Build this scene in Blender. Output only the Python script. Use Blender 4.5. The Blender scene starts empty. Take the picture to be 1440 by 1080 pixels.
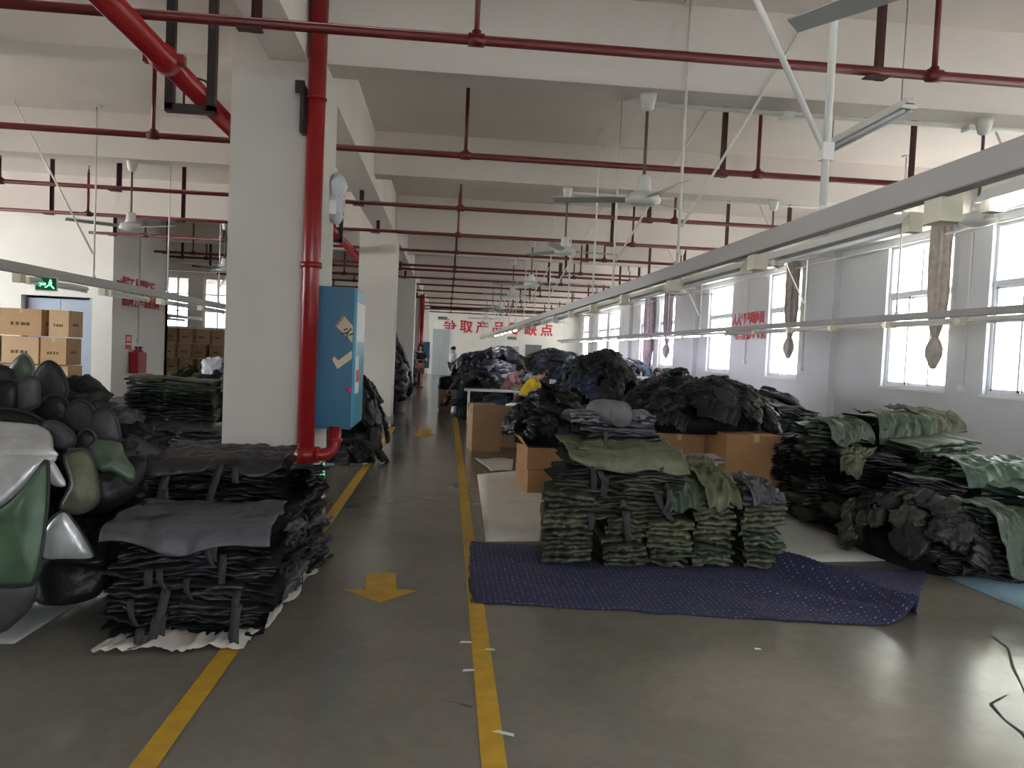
import bpy, bmesh, math, random
import numpy as np
from mathutils import Vector, Matrix, noise
D = bpy.data
C = bpy.context.scene.collection
S = bpy.context.scene
PI = math.pi
rnd = random.Random(7)

# ------------------------------------------------------------------ camera, daylight, exposure
cd = D.cameras.new('camera'); cam = D.objects.new('camera', cd); C.objects.link(cam); S.camera = cam
cd.sensor_width = 36.0; cd.lens = 36.0 * 1085.0 / 1440.0; cd.clip_start = 0.05; cd.clip_end = 300
cam.matrix_world = Matrix(((0.9955404, -0.04018562, -0.08534881, 0.0),
                           (-0.08348954, 0.04587337, -0.99545222, 0.0),
                           (0.0439181, 0.99813864, 0.04231372, 1.6),
                           (0, 0, 0, 1)))
w = D.worlds.new('daylight'); S.world = w; w.use_nodes = True
w.node_tree.nodes['Background'].inputs['Color'].default_value = (0.92, 0.96, 1.0, 1)
w.node_tree.nodes['Background'].inputs['Strength'].default_value = 7.0
sl = D.lights.new('bounce_sun', 'SUN'); sl.energy = 26.0; sl.angle = 0.02; sl.color = (1.0, 0.93, 0.85)  # added so that the ground outside bounces light up to the ceiling
so_ = D.objects.new('bounce_sun', sl); C.objects.link(so_); so_.rotation_euler = (math.radians(-32), math.radians(3), 0)
S.view_settings.view_transform = 'Standard'
try: S.view_settings.look = 'None'
except Exception: pass
S.view_settings.gamma = 1.0; S.view_settings.use_curve_mapping = False
S.view_settings.exposure = 0.85
S.cycles.use_denoising = True
S.cycles.max_bounces = 10; S.cycles.diffuse_bounces = 7; S.cycles.glossy_bounces = 3
S.cycles.transparent_max_bounces = 12
S.cycles.sample_clamp_indirect = 8.0
S.cycles.caustics_reflective = False; S.cycles.caustics_refractive = False

XW = 8.05            # right wall
ZC = 4.58            # ceiling
YE = 47.0            # end wall
YB = -5.0            # wall behind the camera
WIN = [(-3.4, -1.6), (0.3, 2.1), (4.6, 6.1), (9.1, 10.98), (11.86, 13.72), (17.2, 18.98), (21.5, 23.5),
       (27.1, 29.1), (29.8, 32.0), (36.0, 38.2), (38.9, 41.1), (43.6, 45.6)]
WZ0, WZ1 = 1.26, 3.82

def portal(name, loc, rot, sx, sy):
    l = D.lights.new(name, 'AREA'); l.shape = 'RECTANGLE'; l.size = sx; l.size_y = sy
    l.cycles.is_portal = True
    o = D.objects.new(name, l); C.objects.link(o); o.location = loc; o.rotation_euler = rot
for i, (a, b) in enumerate(WIN):
    portal('window_daylight', (XW + 0.28, (a + b) / 2, (WZ0 + WZ1) / 2), (0, PI / 2, 0), WZ1 - WZ0, b - a)
portal('loading_door_daylight', (-14.9, 9.5, 2.0), (0, -PI / 2, 0), 3.6, 13.0)
portal('far_window_daylight', (-10.8, 30.5, 2.9), (PI / 2, 0, PI), 5.6, 2.0)
portal('unseen_rear_daylight', (1.5, YB - 0.3, 2.4), (PI / 2, 0, 0), 7.0, 1.8)  # unseen rear window, widened to lighten fronts that face the camera
portal('added_side_daylight', (-8.05, 39.0, 2.35), (0, -PI / 2, 0), 2.9, 14.0)  # sky through side windows added to brighten the far hall

# ------------------------------------------------------------------ materials
MATS = {}
def mat(name, col, rough=0.6, var=0.0, vscale=4.0, bump=0.0, bscale=30.0, metal=0.0, spec=0.5, stretch=None, col2=None, emit=None, detail=4.0):
    m = D.materials.new(name); m.use_nodes = True
    nt = m.node_tree; b = nt.nodes['Principled BSDF']
    b.inputs['Base Color'].default_value = (*col, 1); b.inputs['Roughness'].default_value = rough
    b.inputs['Metallic'].default_value = metal; b.inputs['Specular IOR Level'].default_value = spec
    if var or col2 or bump:
        tc = nt.nodes.new('ShaderNodeTexCoord'); mp = nt.nodes.new('ShaderNodeMapping')
        nt.links.new(tc.outputs['Object'], mp.inputs[0])
        if stretch: mp.inputs['Scale'].default_value = stretch
    if var or col2:
        n = nt.nodes.new('ShaderNodeTexNoise'); n.inputs['Scale'].default_value = vscale; n.inputs['Detail'].default_value = detail
        nt.links.new(mp.outputs[0], n.inputs['Vector'])
        r = nt.nodes.new('ShaderNodeValToRGB'); r.color_ramp.elements[0].position = 0.35; r.color_ramp.elements[1].position = 0.68
        c2 = col2 or tuple(min(1, c * (1 + var)) for c in col)
        c1 = tuple(c * (1 - var) for c in col) if not col2 else col
        r.color_ramp.elements[0].color = (*c1, 1); r.color_ramp.elements[1].color = (*c2, 1)
        nt.links.new(n.outputs['Fac'], r.inputs[0]); nt.links.new(r.outputs[0], b.inputs['Base Color'])
    if bump:
        n2 = nt.nodes.new('ShaderNodeTexNoise'); n2.inputs['Scale'].default_value = bscale; n2.inputs['Detail'].default_value = 3
        nt.links.new(mp.outputs[0], n2.inputs['Vector'])
        bp = nt.nodes.new('ShaderNodeBump'); bp.inputs['Strength'].default_value = bump; bp.inputs['Distance'].default_value = 0.02
        nt.links.new(n2.outputs['Fac'], bp.inputs['Height']); nt.links.new(bp.outputs[0], b.inputs['Normal'])
    if emit:
        b.inputs['Emission Color'].default_value = (*emit[0], 1); b.inputs['Emission Strength'].default_value = emit[1]
    MATS[name] = m
    return m

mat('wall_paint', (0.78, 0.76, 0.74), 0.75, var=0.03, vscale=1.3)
mat('window_wall_paint', (0.60, 0.61, 0.645), 0.75, var=0.03, vscale=1.3)  # darker, cooler copy of the wall paint: backlit shade put into the colour
mat('ceiling_paint', (0.70, 0.645, 0.615), 0.8, var=0.04, vscale=0.9)
mat('column_paint', (0.63, 0.60, 0.57), 0.7, var=0.03, vscale=1.5)
mat('skirting_grey', (0.22, 0.22, 0.21), 0.7, col2=(0.45, 0.44, 0.42), vscale=22)
mat('yellow_paint', (0.50, 0.30, 0.03), 0.45, var=0.12, vscale=9, spec=0.4)
mat('white_chip', (0.7, 0.7, 0.68), 0.6)
mat('dark_scuff', (0.02, 0.02, 0.02), 0.6)
mat('red_paint', (0.125, 0.009, 0.013), 0.45, var=0.1, vscale=6)
mat('dark_red_paint', (0.055, 0.008, 0.010), 0.55)
mat('bright_red_paint', (0.26, 0.011, 0.014), 0.28, var=0.06)
mat('black_iron', (0.025, 0.015, 0.015), 0.5)
mat('trunk_grey', (0.37, 0.355, 0.35), 0.5)
mat('trunk_seam', (0.25, 0.24, 0.24), 0.6)
mat('rod_white', (0.68, 0.67, 0.65), 0.4)
mat('fixture_white', (0.74, 0.73, 0.70), 0.35)
mat('cream_plastic', (0.66, 0.62, 0.50), 0.45)
mat('tube_off', (0.72, 0.72, 0.74), 0.25)
mat('tube_lit', (0.9, 0.9, 1.0), 0.3, emit=((0.88, 0.85, 1.0), 34.0))
mat('fan_metal', (0.36, 0.36, 0.36), 0.4)
mat('fan_white', (0.66, 0.65, 0.62), 0.35)
mat('fan_dark', (0.10, 0.095, 0.09), 0.5)
mat('aluminium', (0.70, 0.72, 0.78), 0.4)
mat('curtain_taupe', (0.42, 0.37, 0.345), 0.85, var=0.15, vscale=8)
mat('curtain_mauve', (0.42, 0.34, 0.40), 0.85, var=0.15, vscale=8)
mat('cabinet_blue', (0.014, 0.115, 0.225), 0.35, var=0.06, vscale=2)
mat('cabinet_door_blue', (0.05, 0.33, 0.52), 0.3, var=0.05)
mat('tape_cream', (0.60, 0.52, 0.35), 0.6, var=0.1)
mat('tape_brown', (0.30, 0.20, 0.10), 0.6)
mat('carton_tan', (0.42, 0.26, 0.135), 0.75, var=0.06, vscale=3)
mat('carton_pale', (0.52, 0.35, 0.20), 0.75, var=0.06, vscale=3)
mat('carton_rust', (0.33, 0.165, 0.065), 0.6, var=0.08, vscale=3)
mat('carton_ink', (0.10, 0.055, 0.03), 0.8)
mat('carton_tape', (0.50, 0.33, 0.17), 0.3)
mat('sign_red', (0.55, 0.02, 0.04), 0.5)
mat('sign_white', (0.8, 0.8, 0.78), 0.5)
mat('sign_green', (0.01, 0.16, 0.07), 0.4)
mat('sign_glow', (0.2, 0.9, 0.45), 0.4, emit=((0.25, 1.0, 0.5), 0.9))
mat('extinguisher_red', (0.33, 0.01, 0.03), 0.3)
mat('blue_fabric', (0.024, 0.045, 0.095), 0.6, var=0.3, vscale=9, bump=0.4, bscale=18)
mat('navy_fabric', (0.009, 0.014, 0.036), 0.55, var=0.3, vscale=9, bump=0.4, bscale=18)
mat('black_fabric', (0.0095, 0.0095, 0.0108), 0.42, var=0.25, vscale=7, bump=0.45, bscale=16, spec=0.28)
mat('charcoal_fabric', (0.024, 0.024, 0.0275), 0.4, var=0.25, vscale=7, bump=0.45, bscale=16, spec=0.38)
mat('slate_fabric', (0.0798, 0.0827, 0.0957), 0.5, var=0.2, vscale=6, bump=0.4, bscale=16)
mat('grey_fabric', (0.1595, 0.1522, 0.1668), 0.55, var=0.15, vscale=6, bump=0.35, bscale=16)
mat('olive_dark_fabric', (0.0522, 0.0565, 0.0391), 0.48, var=0.25, vscale=7, bump=0.45, bscale=16, spec=0.55)
mat('olive_fabric', (0.0957, 0.1044, 0.0638), 0.5, var=0.2, vscale=7, bump=0.4, bscale=16)
mat('olive_light_fabric', (0.115, 0.125, 0.068), 0.5, var=0.2, vscale=6, bump=0.35, bscale=14)
mat('green_fabric', (0.0580, 0.0870, 0.0580), 0.42, var=0.2, vscale=6, bump=0.4, bscale=14, spec=0.6)
mat('sage_fabric', (0.085, 0.135, 0.102), 0.4, var=0.2, vscale=6, bump=0.3, bscale=14)
mat('denim_fabric', (0.05, 0.085, 0.15), 0.7, var=0.3, vscale=18, bump=0.4, bscale=24)
mat('silver_lining', (0.5800, 0.5945, 0.6090), 0.33, var=0.25, vscale=5, bump=0.5, bscale=9, metal=0.35)
mat('deep_green_fabric', (0.0653, 0.1232, 0.0725), 0.45, var=0.25, vscale=4, bump=0.25, bscale=6)
mat('pad_black', (0.0232, 0.0232, 0.0275), 0.65, var=0.2, vscale=5, bump=0.2, bscale=40)
mat('pad_grey', (0.0522, 0.0522, 0.0580), 0.6, var=0.2, vscale=5, bump=0.2, bscale=40)
mat('webbing', (0.032, 0.032, 0.034), 0.7, bump=0.3, bscale=120)
mat('plastic_film', (0.55, 0.51, 0.48), 0.3, bump=0.6, bscale=14)
mat('paper_white', (0.62, 0.58, 0.53), 0.8, var=0.06, vscale=5)
mat('board_grey', (0.42, 0.44, 0.42), 0.7, var=0.05)
mat('board_blue', (0.26, 0.40, 0.50), 0.6, var=0.06)
mat('skin', (0.52, 0.30, 0.21), 0.55)
mat('hair_black', (0.012, 0.010, 0.010), 0.5, bump=0.5, bscale=60)
mat('shirt_yellow', (0.75, 0.55, 0.02), 0.8)
mat('shirt_pink', (0.70, 0.36, 0.45), 0.8)
mat('shirt_white', (0.75, 0.74, 0.78), 0.8)
mat('shirt_red', (0.55, 0.04, 0.06), 0.8)
mat('cloth_black', (0.012, 0.012, 0.014), 0.8)
mat('cloth_rose', (0.35, 0.13, 0.12), 0.8)
mat('eye_dark', (0.02, 0.015, 0.012), 0.3)
mat('lip', (0.40, 0.13, 0.12), 0.5)
mat('table_white', (0.62, 0.62, 0.58), 0.4)
mat('machine_white', (0.62, 0.62, 0.60), 0.35)
mat('steel', (0.45, 0.45, 0.45), 0.35, metal=0.6)
mat('door_grey', (0.42, 0.47, 0.50), 0.5, var=0.03)
mat('door_blue_grey', (0.38, 0.45, 0.56), 0.5, var=0.03)
mat('door_dark', (0.16, 0.17, 0.16), 0.5)
mat('facade_pale', (0.72, 0.70, 0.58), 0.8, var=0.08)
mat('facade_window', (0.25, 0.33, 0.38), 0.2)
mat('ground_concrete', (0.62, 0.60, 0.56), 0.8, var=0.08)
mat('pink_bow', (0.65, 0.02, 0.18), 0.5)
mat('white_bag', (0.55, 0.56, 0.62), 0.35, bump=0.7, bscale=25)

def glass():
    m = D.materials.new('window_glass'); m.use_nodes = True; nt = m.node_tree
    for n in list(nt.nodes): nt.nodes.remove(n)
    o = nt.nodes.new('ShaderNodeOutputMaterial'); mx = nt.nodes.new('ShaderNodeMixShader')
    t = nt.nodes.new('ShaderNodeBsdfTransparent'); g = nt.nodes.new('ShaderNodeBsdfGlossy')
    g.inputs['Roughness'].default_value = 0.05; t.inputs['Color'].default_value = (0.96, 0.98, 0.98, 1)
    mx.inputs[0].default_value = 0.06
    nt.links.new(t.outputs[0], mx.inputs[1]); nt.links.new(g.outputs[0], mx.inputs[2]); nt.links.new(mx.outputs[0], o.inputs[0])
    MATS['glass'] = m
glass()

def floor_mat():
    m = mat('floor_epoxy', (0.13, 0.125, 0.105), 0.3)
    nt = m.node_tree; b = nt.nodes['Principled BSDF']
    tc = nt.nodes.new('ShaderNodeTexCoord')
    def nz(scale, det, dist=0.0):
        n = nt.nodes.new('ShaderNodeTexNoise'); n.inputs['Scale'].default_value = scale; n.inputs['Detail'].default_value = det
        n.inputs['Distortion'].default_value = dist
        nt.links.new(tc.outputs['Object'], n.inputs['Vector']); return n
    n1 = nz(0.9, 6, 0.6); r1 = nt.nodes.new('ShaderNodeValToRGB')
    e = r1.color_ramp.elements; e[0].position = 0.32; e[0].color = (0.155, 0.150, 0.128, 1); e[1].position = 0.7; e[1].color = (0.205, 0.190, 0.165, 1)
    nt.links.new(n1.outputs['Fac'], r1.inputs[0])
    n2 = nz(7, 8, 1.2); r2 = nt.nodes.new('ShaderNodeValToRGB')
    e = r2.color_ramp.elements; e[0].position = 0.35; e[0].color = (0.93, 0.93, 0.93, 1); e[1].position = 0.75; e[1].color = (1.08, 1.07, 1.05, 1)
    nt.links.new(n2.outputs['Fac'], r2.inputs[0])
    mx = nt.nodes.new('ShaderNodeMix'); mx.data_type = 'RGBA'; mx.blend_type = 'MULTIPLY'; mx.inputs[0].default_value = 1
    nt.links.new(r1.outputs[0], mx.inputs[6]); nt.links.new(r2.outputs[0], mx.inputs[7])
    nt.links.new(mx.outputs[2], b.inputs['Base Color'])
    n3 = nz(2.2, 5, 0.8); mr = nt.nodes.new('ShaderNodeMapRange')
    mr.inputs['To Min'].default_value = 0.10; mr.inputs['To Max'].default_value = 0.24
    nt.links.new(n3.outputs['Fac'], mr.inputs[0]); nt.links.new(mr.outputs[0], b.inputs['Roughness'])
    n4 = nz(3.0, 3); bp = nt.nodes.new('ShaderNodeBump'); bp.inputs['Strength'].default_value = 0.05; bp.inputs['Distance'].default_value = 0.05
    nt.links.new(n4.outputs['Fac'], bp.inputs['Height']); nt.links.new(bp.outputs[0], b.inputs['Normal'])
    b.inputs['Specular IOR Level'].default_value = 0.45
floor_mat()

def rug_mat():
    m = mat('rug_navy', (0.02, 0.022, 0.06), 0.8)
    nt = m.node_tree; b = nt.nodes['Principled BSDF']
    tc = nt.nodes.new('ShaderNodeTexCoord'); mp = nt.nodes.new('ShaderNodeMapping'); mp.inputs['Scale'].default_value = (27, 27, 27)
    nt.links.new(tc.outputs['UV'], mp.inputs[0])
    v = nt.nodes.new('ShaderNodeTexVoronoi'); v.inputs['Randomness'].default_value = 0.12; v.inputs['Scale'].default_value = 1.0
    v.voronoi_dimensions = '2D'
    nt.links.new(mp.outputs[0], v.inputs['Vector'])
    n = nt.nodes.new('ShaderNodeTexNoise'); n.inputs['Scale'].default_value = 0.9; nt.links.new(mp.outputs[0], n.inputs['Vector'])
    th = nt.nodes.new('ShaderNodeMapRange'); th.inputs['From Min'].default_value = 0.4; th.inputs['From Max'].default_value = 0.6
    th.inputs['To Min'].default_value = 0.04; th.inputs['To Max'].default_value = 0.19
    nt.links.new(n.outputs['Fac'], th.inputs[0])
    lt = nt.nodes.new('ShaderNodeMath'); lt.operation = 'LESS_THAN'
    nt.links.new(v.outputs['Distance'], lt.inputs[0]); nt.links.new(th.outputs[0], lt.inputs[1])
    mx = nt.nodes.new('ShaderNodeMix'); mx.data_type = 'RGBA'
    mx.inputs[6].default_value = (0.026, 0.028, 0.080, 1); mx.inputs[7].default_value = (0.25, 0.235, 0.29, 1)
    nt.links.new(lt.outputs[0], mx.inputs[0]); nt.links.new(mx.outputs[2], b.inputs['Base Color'])
rug_mat()

# ------------------------------------------------------------------ helpers
class MB:
    def __init__(s): s.v = []; s.f = []; s.sm = []
    def add(s, vs, fs, smooth=False):
        o = len(s.v); s.v += [tuple(p) for p in vs]
        s.f += [tuple(i + o for i in f) for f in fs]; s.sm += [smooth] * len(fs); return s
    def box(s, x0, x1, y0, y1, z0, z1):
        return s.add([(x0, y0, z0), (x1, y0, z0), (x1, y1, z0), (x0, y1, z0), (x0, y0, z1), (x1, y0, z1), (x1, y1, z1), (x0, y1, z1)],
                     [(0, 3, 2, 1), (4, 5, 6, 7), (0, 1, 5, 4), (1, 2, 6, 5), (2, 3, 7, 6), (3, 0, 4, 7)])
    def bar(s, a, b, wx, wy):                       # square bar between two points
        return s.tube([a, b], wx / 2 * 1.414, 4, caps=True, smooth=False)
    def tube(s, pts, r, n=8, caps=True, smooth=True, closed=False):
        pts = [Vector(p) for p in pts]; rs = r if isinstance(r, (list, tuple)) else [r] * len(pts)
        vs = []; prev = None; m = len(pts)
        for i, p in enumerate(pts):
            t = (pts[(i + 1) % m] - pts[i - 1]) if closed else (pts[min(i + 1, m - 1)] - pts[max(i - 1, 0)])
            if t.length < 1e-9: t = Vector((0, 0, 1))
            t.normalize()
            if prev is None:
                u = t.cross(Vector((0, 0, 1)) if abs(t.z) < 0.9 else Vector((0, 1, 0))).normalized()
            else:
                u = (prev - t * prev.dot(t))
                u = u.normalized() if u.length > 1e-6 else t.orthogonal().normalized()
            prev = u; w_ = t.cross(u)
            for k in range(n):
                a = 2 * PI * (k + 0.5) / n
                vs.append(p + (u * math.cos(a) + w_ * math.sin(a)) * rs[i])
        fs = []
        for i in range(m if closed else m - 1):
            j = (i + 1) % m
            for k in range(n):
                fs.append((i * n + k, i * n + (k + 1) % n, j * n + (k + 1) % n, j * n + k))
        if caps and not closed:
            fs.append(tuple(reversed(range(n)))); fs.append(tuple(range((m - 1) * n, m * n)))
        return s.add(vs, fs, smooth)
    def lathe(s, prof, n=16, c=(0, 0, 0), smooth=True):   # profile of (r, z)
        vs = [(c[0] + r * math.cos(2 * PI * k / n), c[1] + r * math.sin(2 * PI * k / n), c[2] + z) for r, z in prof for k in range(n)]
        fs = [(i * n + k, i * n + (k + 1) % n, (i + 1) * n + (k + 1) % n, (i + 1) * n + k) for i in range(len(prof) - 1) for k in range(n)]
        fs += [tuple(reversed(range(n))), tuple(range((len(prof) - 1) * n, len(prof) * n))]
        return s.add(vs, fs, smooth)
    def ball(s, c, r, n=10, sx=1, sy=1, sz=1):
        prof = [(max(1e-3, math.sin(PI * i / n)) , -math.cos(PI * i / n)) for i in range(n + 1)]
        o = len(s.v); s.lathe(prof, n + 2)
        for i in range(o, len(s.v)):
            x, y, z = s.v[i]; s.v[i] = (c[0] + x * r * sx, c[1] + y * r * sy, c[2] + z * r * sz)
        return s
    def mesh(s, name):
        me = D.meshes.new(name); me.from_pydata(s.v, [], s.f); me.update()
        me.polygons.foreach_set('use_smooth', s.sm)
        return me
    def build(s, name, m, parent=None, loc=None, rz=0.0):
        o = D.objects.new(name, s.mesh(name)); C.objects.link(o)
        o.data.materials.append(MATS[m])
        if parent: o.parent = parent
        if loc: o.location = loc
        if rz: o.rotation_euler = (0, 0, rz)
        return o

def tag(o, label=None, cat=None, group=None, kind=None):
    if label: o['label'] = label
    if cat: o['category'] = cat
    if group: o['group'] = group
    if kind: o['kind'] = kind
    return o
def empty(name, loc=(0, 0, 0), rz=0.0):
    o = D.objects.new(name, None); C.objects.link(o); o.location = loc; o.rotation_euler = (0, 0, rz); o.empty_display_size = 0.1; return o
def inst(name, me, m, parent=None, loc=(0, 0, 0), rot=(0, 0, 0), sc=(1, 1, 1)):
    o = D.objects.new(name, me); C.objects.link(o)
    if not me.materials: me.materials.append(MATS[m])
    o.material_slots[0].link = 'OBJECT'; o.material_slots[0].material = MATS[m]
    o.location = loc; o.rotation_euler = rot; o.scale = sc
    if parent: o.parent = parent
    return o
def copy_tree(o, loc=None, rz=None, parent=None):
    c = o.copy(); C.objects.link(c)
    if parent: c.parent = parent
    if loc is not None: c.location = loc
    if rz is not None: c.rotation_euler = (0, 0, rz)
    for ch in o.children: copy_tree(ch, parent=c)
    return c
def structure(name, mb, m, parent=None):
    o = mb.build(name, m, parent)
    if parent is None: o['kind'] = 'structure'
    return o
def text(name, s, size, m, parent=None, loc=(0, 0, 0), rot=(PI / 2, 0, 0), bold=0.02, ext=0.006, align='LEFT', sx=1.0):
    cu = D.curves.new(name, 'FONT'); cu.body = s; cu.size = size; cu.extrude = ext; cu.offset = bold * size
    cu.align_x = align; cu.align_y = 'CENTER'; cu.resolution_u = 3
    o = D.objects.new(name, cu); C.objects.link(o); cu.materials.append(MATS[m])
    o.location = loc; o.rotation_euler = rot; o.scale = (sx, 1, 1)
    if parent: o.parent = parent
    return o
ORD = ['lowest', 'second from bottom', 'third from bottom', 'fourth from bottom', 'fifth from bottom', 'sixth from bottom', 'seventh from bottom',
       'eighth from bottom', 'ninth from bottom', 'tenth from bottom', 'eleventh from bottom', 'twelfth from bottom', 'thirteenth from bottom',
       'fourteenth from bottom', 'fifteenth from bottom', 'sixteenth from bottom', 'seventeenth from bottom', 'eighteenth from bottom']
NTH = ['first', 'second', 'third', 'fourth', 'fifth', 'sixth', 'seventh', 'eighth', 'ninth', 'tenth', 'eleventh', 'twelfth', 'thirteenth', 'fourteenth',
       'fifteenth', 'sixteenth', 'seventeenth', 'eighteenth', 'nineteenth', 'twentieth', 'twenty-first', 'twenty-second', 'twenty-third', 'twenty-fourth',
       'twenty-fifth', 'twenty-sixth', 'twenty-seventh', 'twenty-eighth', 'twenty-ninth', 'thirtieth']
def fbm(p, s, seed=0.0):
    q = Vector((p[0] * s + seed * 7.3, p[1] * s - seed * 3.1, p[2] * s + seed * 11.7))
    return noise.noise(q)

# ------------------------------------------------------------------ the setting
structure('floor', MB().box(-16, XW + 0.3, YB, YE + 0.3, -0.12, 0), 'floor_epoxy')
structure('ground_outside', MB().box(XW + 0.3, 40, -30, 80, -0.5, -0.3).box(-60, -16, -30, 80, -0.5, -0.3).box(-16, -7.9, 31, 80, -0.5, -0.3), 'ground_concrete')
structure('ceiling', MB().box(-16, XW + 0.3, YB, YE + 0.3, ZC, ZC + 0.15), 'ceiling_paint')
# right wall with its window openings
mb = MB(); edges = [YB] + [e for w_ in WIN for e in w_] + [YE]
mb.box(XW, XW + 0.24, YB, YE, 0, WZ0).box(XW, XW + 0.24, YB, YE, WZ1, ZC)
for i in range(0, len(edges), 2): mb.box(XW, XW + 0.24, edges[i], edges[i + 1], WZ0, WZ1)
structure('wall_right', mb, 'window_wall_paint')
structure('wall_back', MB().box(-7.6, XW, YE, YE + 0.24, 0, ZC), 'wall_paint')
mb = MB().box(-16, XW, YB - 0.24, YB, 0, 1.6).box(-16, XW, YB - 0.24, YB, 3.2, ZC).box(-16, -2, YB - 0.24, YB, 1.6, 3.2).box(5, XW, YB - 0.24, YB, 1.6, 3.2)
structure('wall_front', mb, 'wall_paint')
mb = MB().box(-14.9, -14.7, YB, 3, 0, ZC).box(-14.9, -14.7, 16, 31, 0, ZC).box(-14.9, -14.7, 3, 16, 3.8, ZC).box(-14.9, -14.7, 3, 16, 0, 0.2)
structure('wall_left', mb, 'wall_paint')
# stair block with the loading gate in its near face
GX0, GX1, GZ = -9.07, -7.62, 2.35
mb = MB().box(-14.7, GX0, 17.3, 17.55, 0, ZC).box(GX1, -7.2, 17.3, 17.55, 0, ZC).box(GX0, GX1, 17.3, 17.55, GZ, ZC)
mb.box(-7.45, -7.2, 17.55, 20.6, 0, ZC).box(-14.7, -7.2, 20.4, 20.6, 0, ZC)
structure('wall_block', mb, 'wall_paint')
structure('wall_gate_recess', MB().box(-14.7, -7.45, 18.6, 18.7, 0, ZC), 'door_blue_grey')
structure('baseboard_block', MB().box(-7.2, -7.185, 17.3, 20.6, 0, 0.22).box(-7.62, -7.185, 17.285, 17.3, 0, 0.22), 'skirting_grey')
d = empty('door_1', (GX1, 17.43, 0)); d['kind'] = 'structure'
MB().box(-0.05, 0, -0.13, 0.13, 0, GZ).build('frame', 'door_grey', d)
MB().box(-0.72, -0.05, 0.03, 0.07, 0.02, GZ - 0.05).build('door_leaf', 'door_blue_grey', d)
MB().box(-1.40, -0.73, 0.03, 0.07, 0.02, GZ - 0.05).build('door_leaf', 'door_blue_grey', d)
MB().box(-0.70, -0.66, -.02, 0.03, 0.95, 1.15).build('handle', 'steel', d)
# far left wall with wide windows, beyond the block
LW = [(-13.5, -11.2), (-10.6, -9.75), (-9.2, -7.72)]
mb = MB().box(-14.7, -7.6, 30.0, 30.24, 0, 1.95).box(-14.7, -7.6, 30.0, 30.24, 3.85, ZC)
es = [-14.7] + [e for w_ in LW for e in w_] + [-7.6]
for i in range(0, len(es), 2): mb.box(es[i], es[i + 1], 30.0, 30.24, 1.95, 3.85)
mb.box(-7.75, -7.6, 30.0, YE, 0, .9).box(-7.75, -7.6, 30.0, YE, 3.8, ZC).box(-7.75, -7.6, 30.0, 32, .9, 3.8).box(-7.75, -7.6, 46, YE, .9, 3.8)  # openings for the added side windows
structure('wall_far_left', mb, 'wall_paint')

def window(n, y0, y1):
    r = empty('window_%d' % n, (XW + 0.1, (y0 + y1) / 2, WZ0)); r['kind'] = 'structure'
    h = WZ1 - WZ0; W = (y1 - y0) / 2; t = 0.055; zt = 1.62
    MB().box(-0.03, 0.05, -W, -W + t, 0, h).box(-0.03, 0.05, W - t, W, 0, h).box(-0.03, 0.05, -W + t, W - t, 0, t).box(-0.03, 0.05, -W + t, W - t, h - t, h).build('frame', 'aluminium', r)
    MB().box(-0.035, 0.055, -W + t, W - t, zt, zt + 0.09).build('transom', 'aluminium', r)
    ys = [-W + t, -W / 3, W / 3, W - t]
    for i in range(3):
        x = 0.0 if i != 1 else 0.035
        a, b = ys[i], ys[i + 1]; s = 0.035
        MB().box(x - 0.015, x + 0.015, a, a + s, t, zt).box(x - 0.015, x + 0.015, b - s, b, t, zt).box(x - 0.015, x + 0.015, a, b, t, t + s).box(x - 0.015, x + 0.015, a, b, zt - s, zt).build('sash', 'aluminium', r)
        MB().box(x - 0.003, x + 0.003, a + s, b - s, t + s, zt - s).build('pane', 'glass', r)
    MB().box(-0.01, 0.03, -0.02, 0.02, zt + 0.09, h - t).build('mullion', 'aluminium', r)
    for a, b in ((-W + t, -0.02), (0.02, W - t)):
        MB().box(0.005, 0.012, a, b, zt + 0.09, h - t).build('pane', 'glass', r)
    MB().box(-0.13, 0.0, -W - 0.04, W + 0.04, -0.04, 0.0).build('sill', 'wall_paint', r)
for i, (a, b) in enumerate(WIN): window(i + 1, a, b)
def window_x(n, x0, x1, y, z0, z1, cols, rows):
    r = empty('window_%d' % n, ((x0 + x1) / 2, y, z0)); r['kind'] = 'structure'
    W = (x1 - x0) / 2; h = z1 - z0; t = 0.05
    MB().box(-W, -W + t, -0.03, 0.03, 0, h).box(W - t, W, -0.03, 0.03, 0, h).box(-W, W, -0.03, 0.03, 0, t).box(-W, W, -0.03, 0.03, h - t, h).build('frame', 'aluminium', r)
    for c in range(1, cols): MB().box(-W + 2 * W * c / cols - 0.02, -W + 2 * W * c / cols + 0.02, -0.025, 0.025, t, h - t).build('mullion', 'aluminium', r)
    for q in range(1, rows): MB().box(-W + t, W - t, -0.025, 0.025, h * q / rows - 0.02, h * q / rows + 0.02).build('transom', 'aluminium', r)
    for c in range(cols):
        MB().box(-W + 2 * W * c / cols + 0.02, -W + 2 * W * (c + 1) / cols - 0.02, -0.004, 0.004, t, h - t).build('pane', 'glass', r)
n0 = len(WIN) + 1
for i, (a, b) in enumerate(LW): window_x(n0 + i, a, b, 30.1, 1.95, 3.85, 3 if b - a > 1 else 2, 3)
window_x(n0 + 3, -2, 5, YB - 0.1, 1.6, 3.2, 3, 2)  # unseen rear window, made wide for the light it lets in
# glazed front of the loading side, out of frame, that lights the block
r = empty('window_%d' % (n0 + 4), (-14.8, 9.5, 0.2)); r['kind'] = 'structure'
for k in range(7): MB().box(-0.04, 0.04, -6.5 + k * 13 / 6 - 0.04, -6.5 + k * 13 / 6 + 0.04, 0, 3.6).build('mullion', 'aluminium', r)
for k in range(6): MB().box(-0.004, 0.004, -6.46 + k * 13 / 6, -6.54 + (k + 1) * 13 / 6, 0, 3.6).build('pane', 'glass', r)

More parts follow.
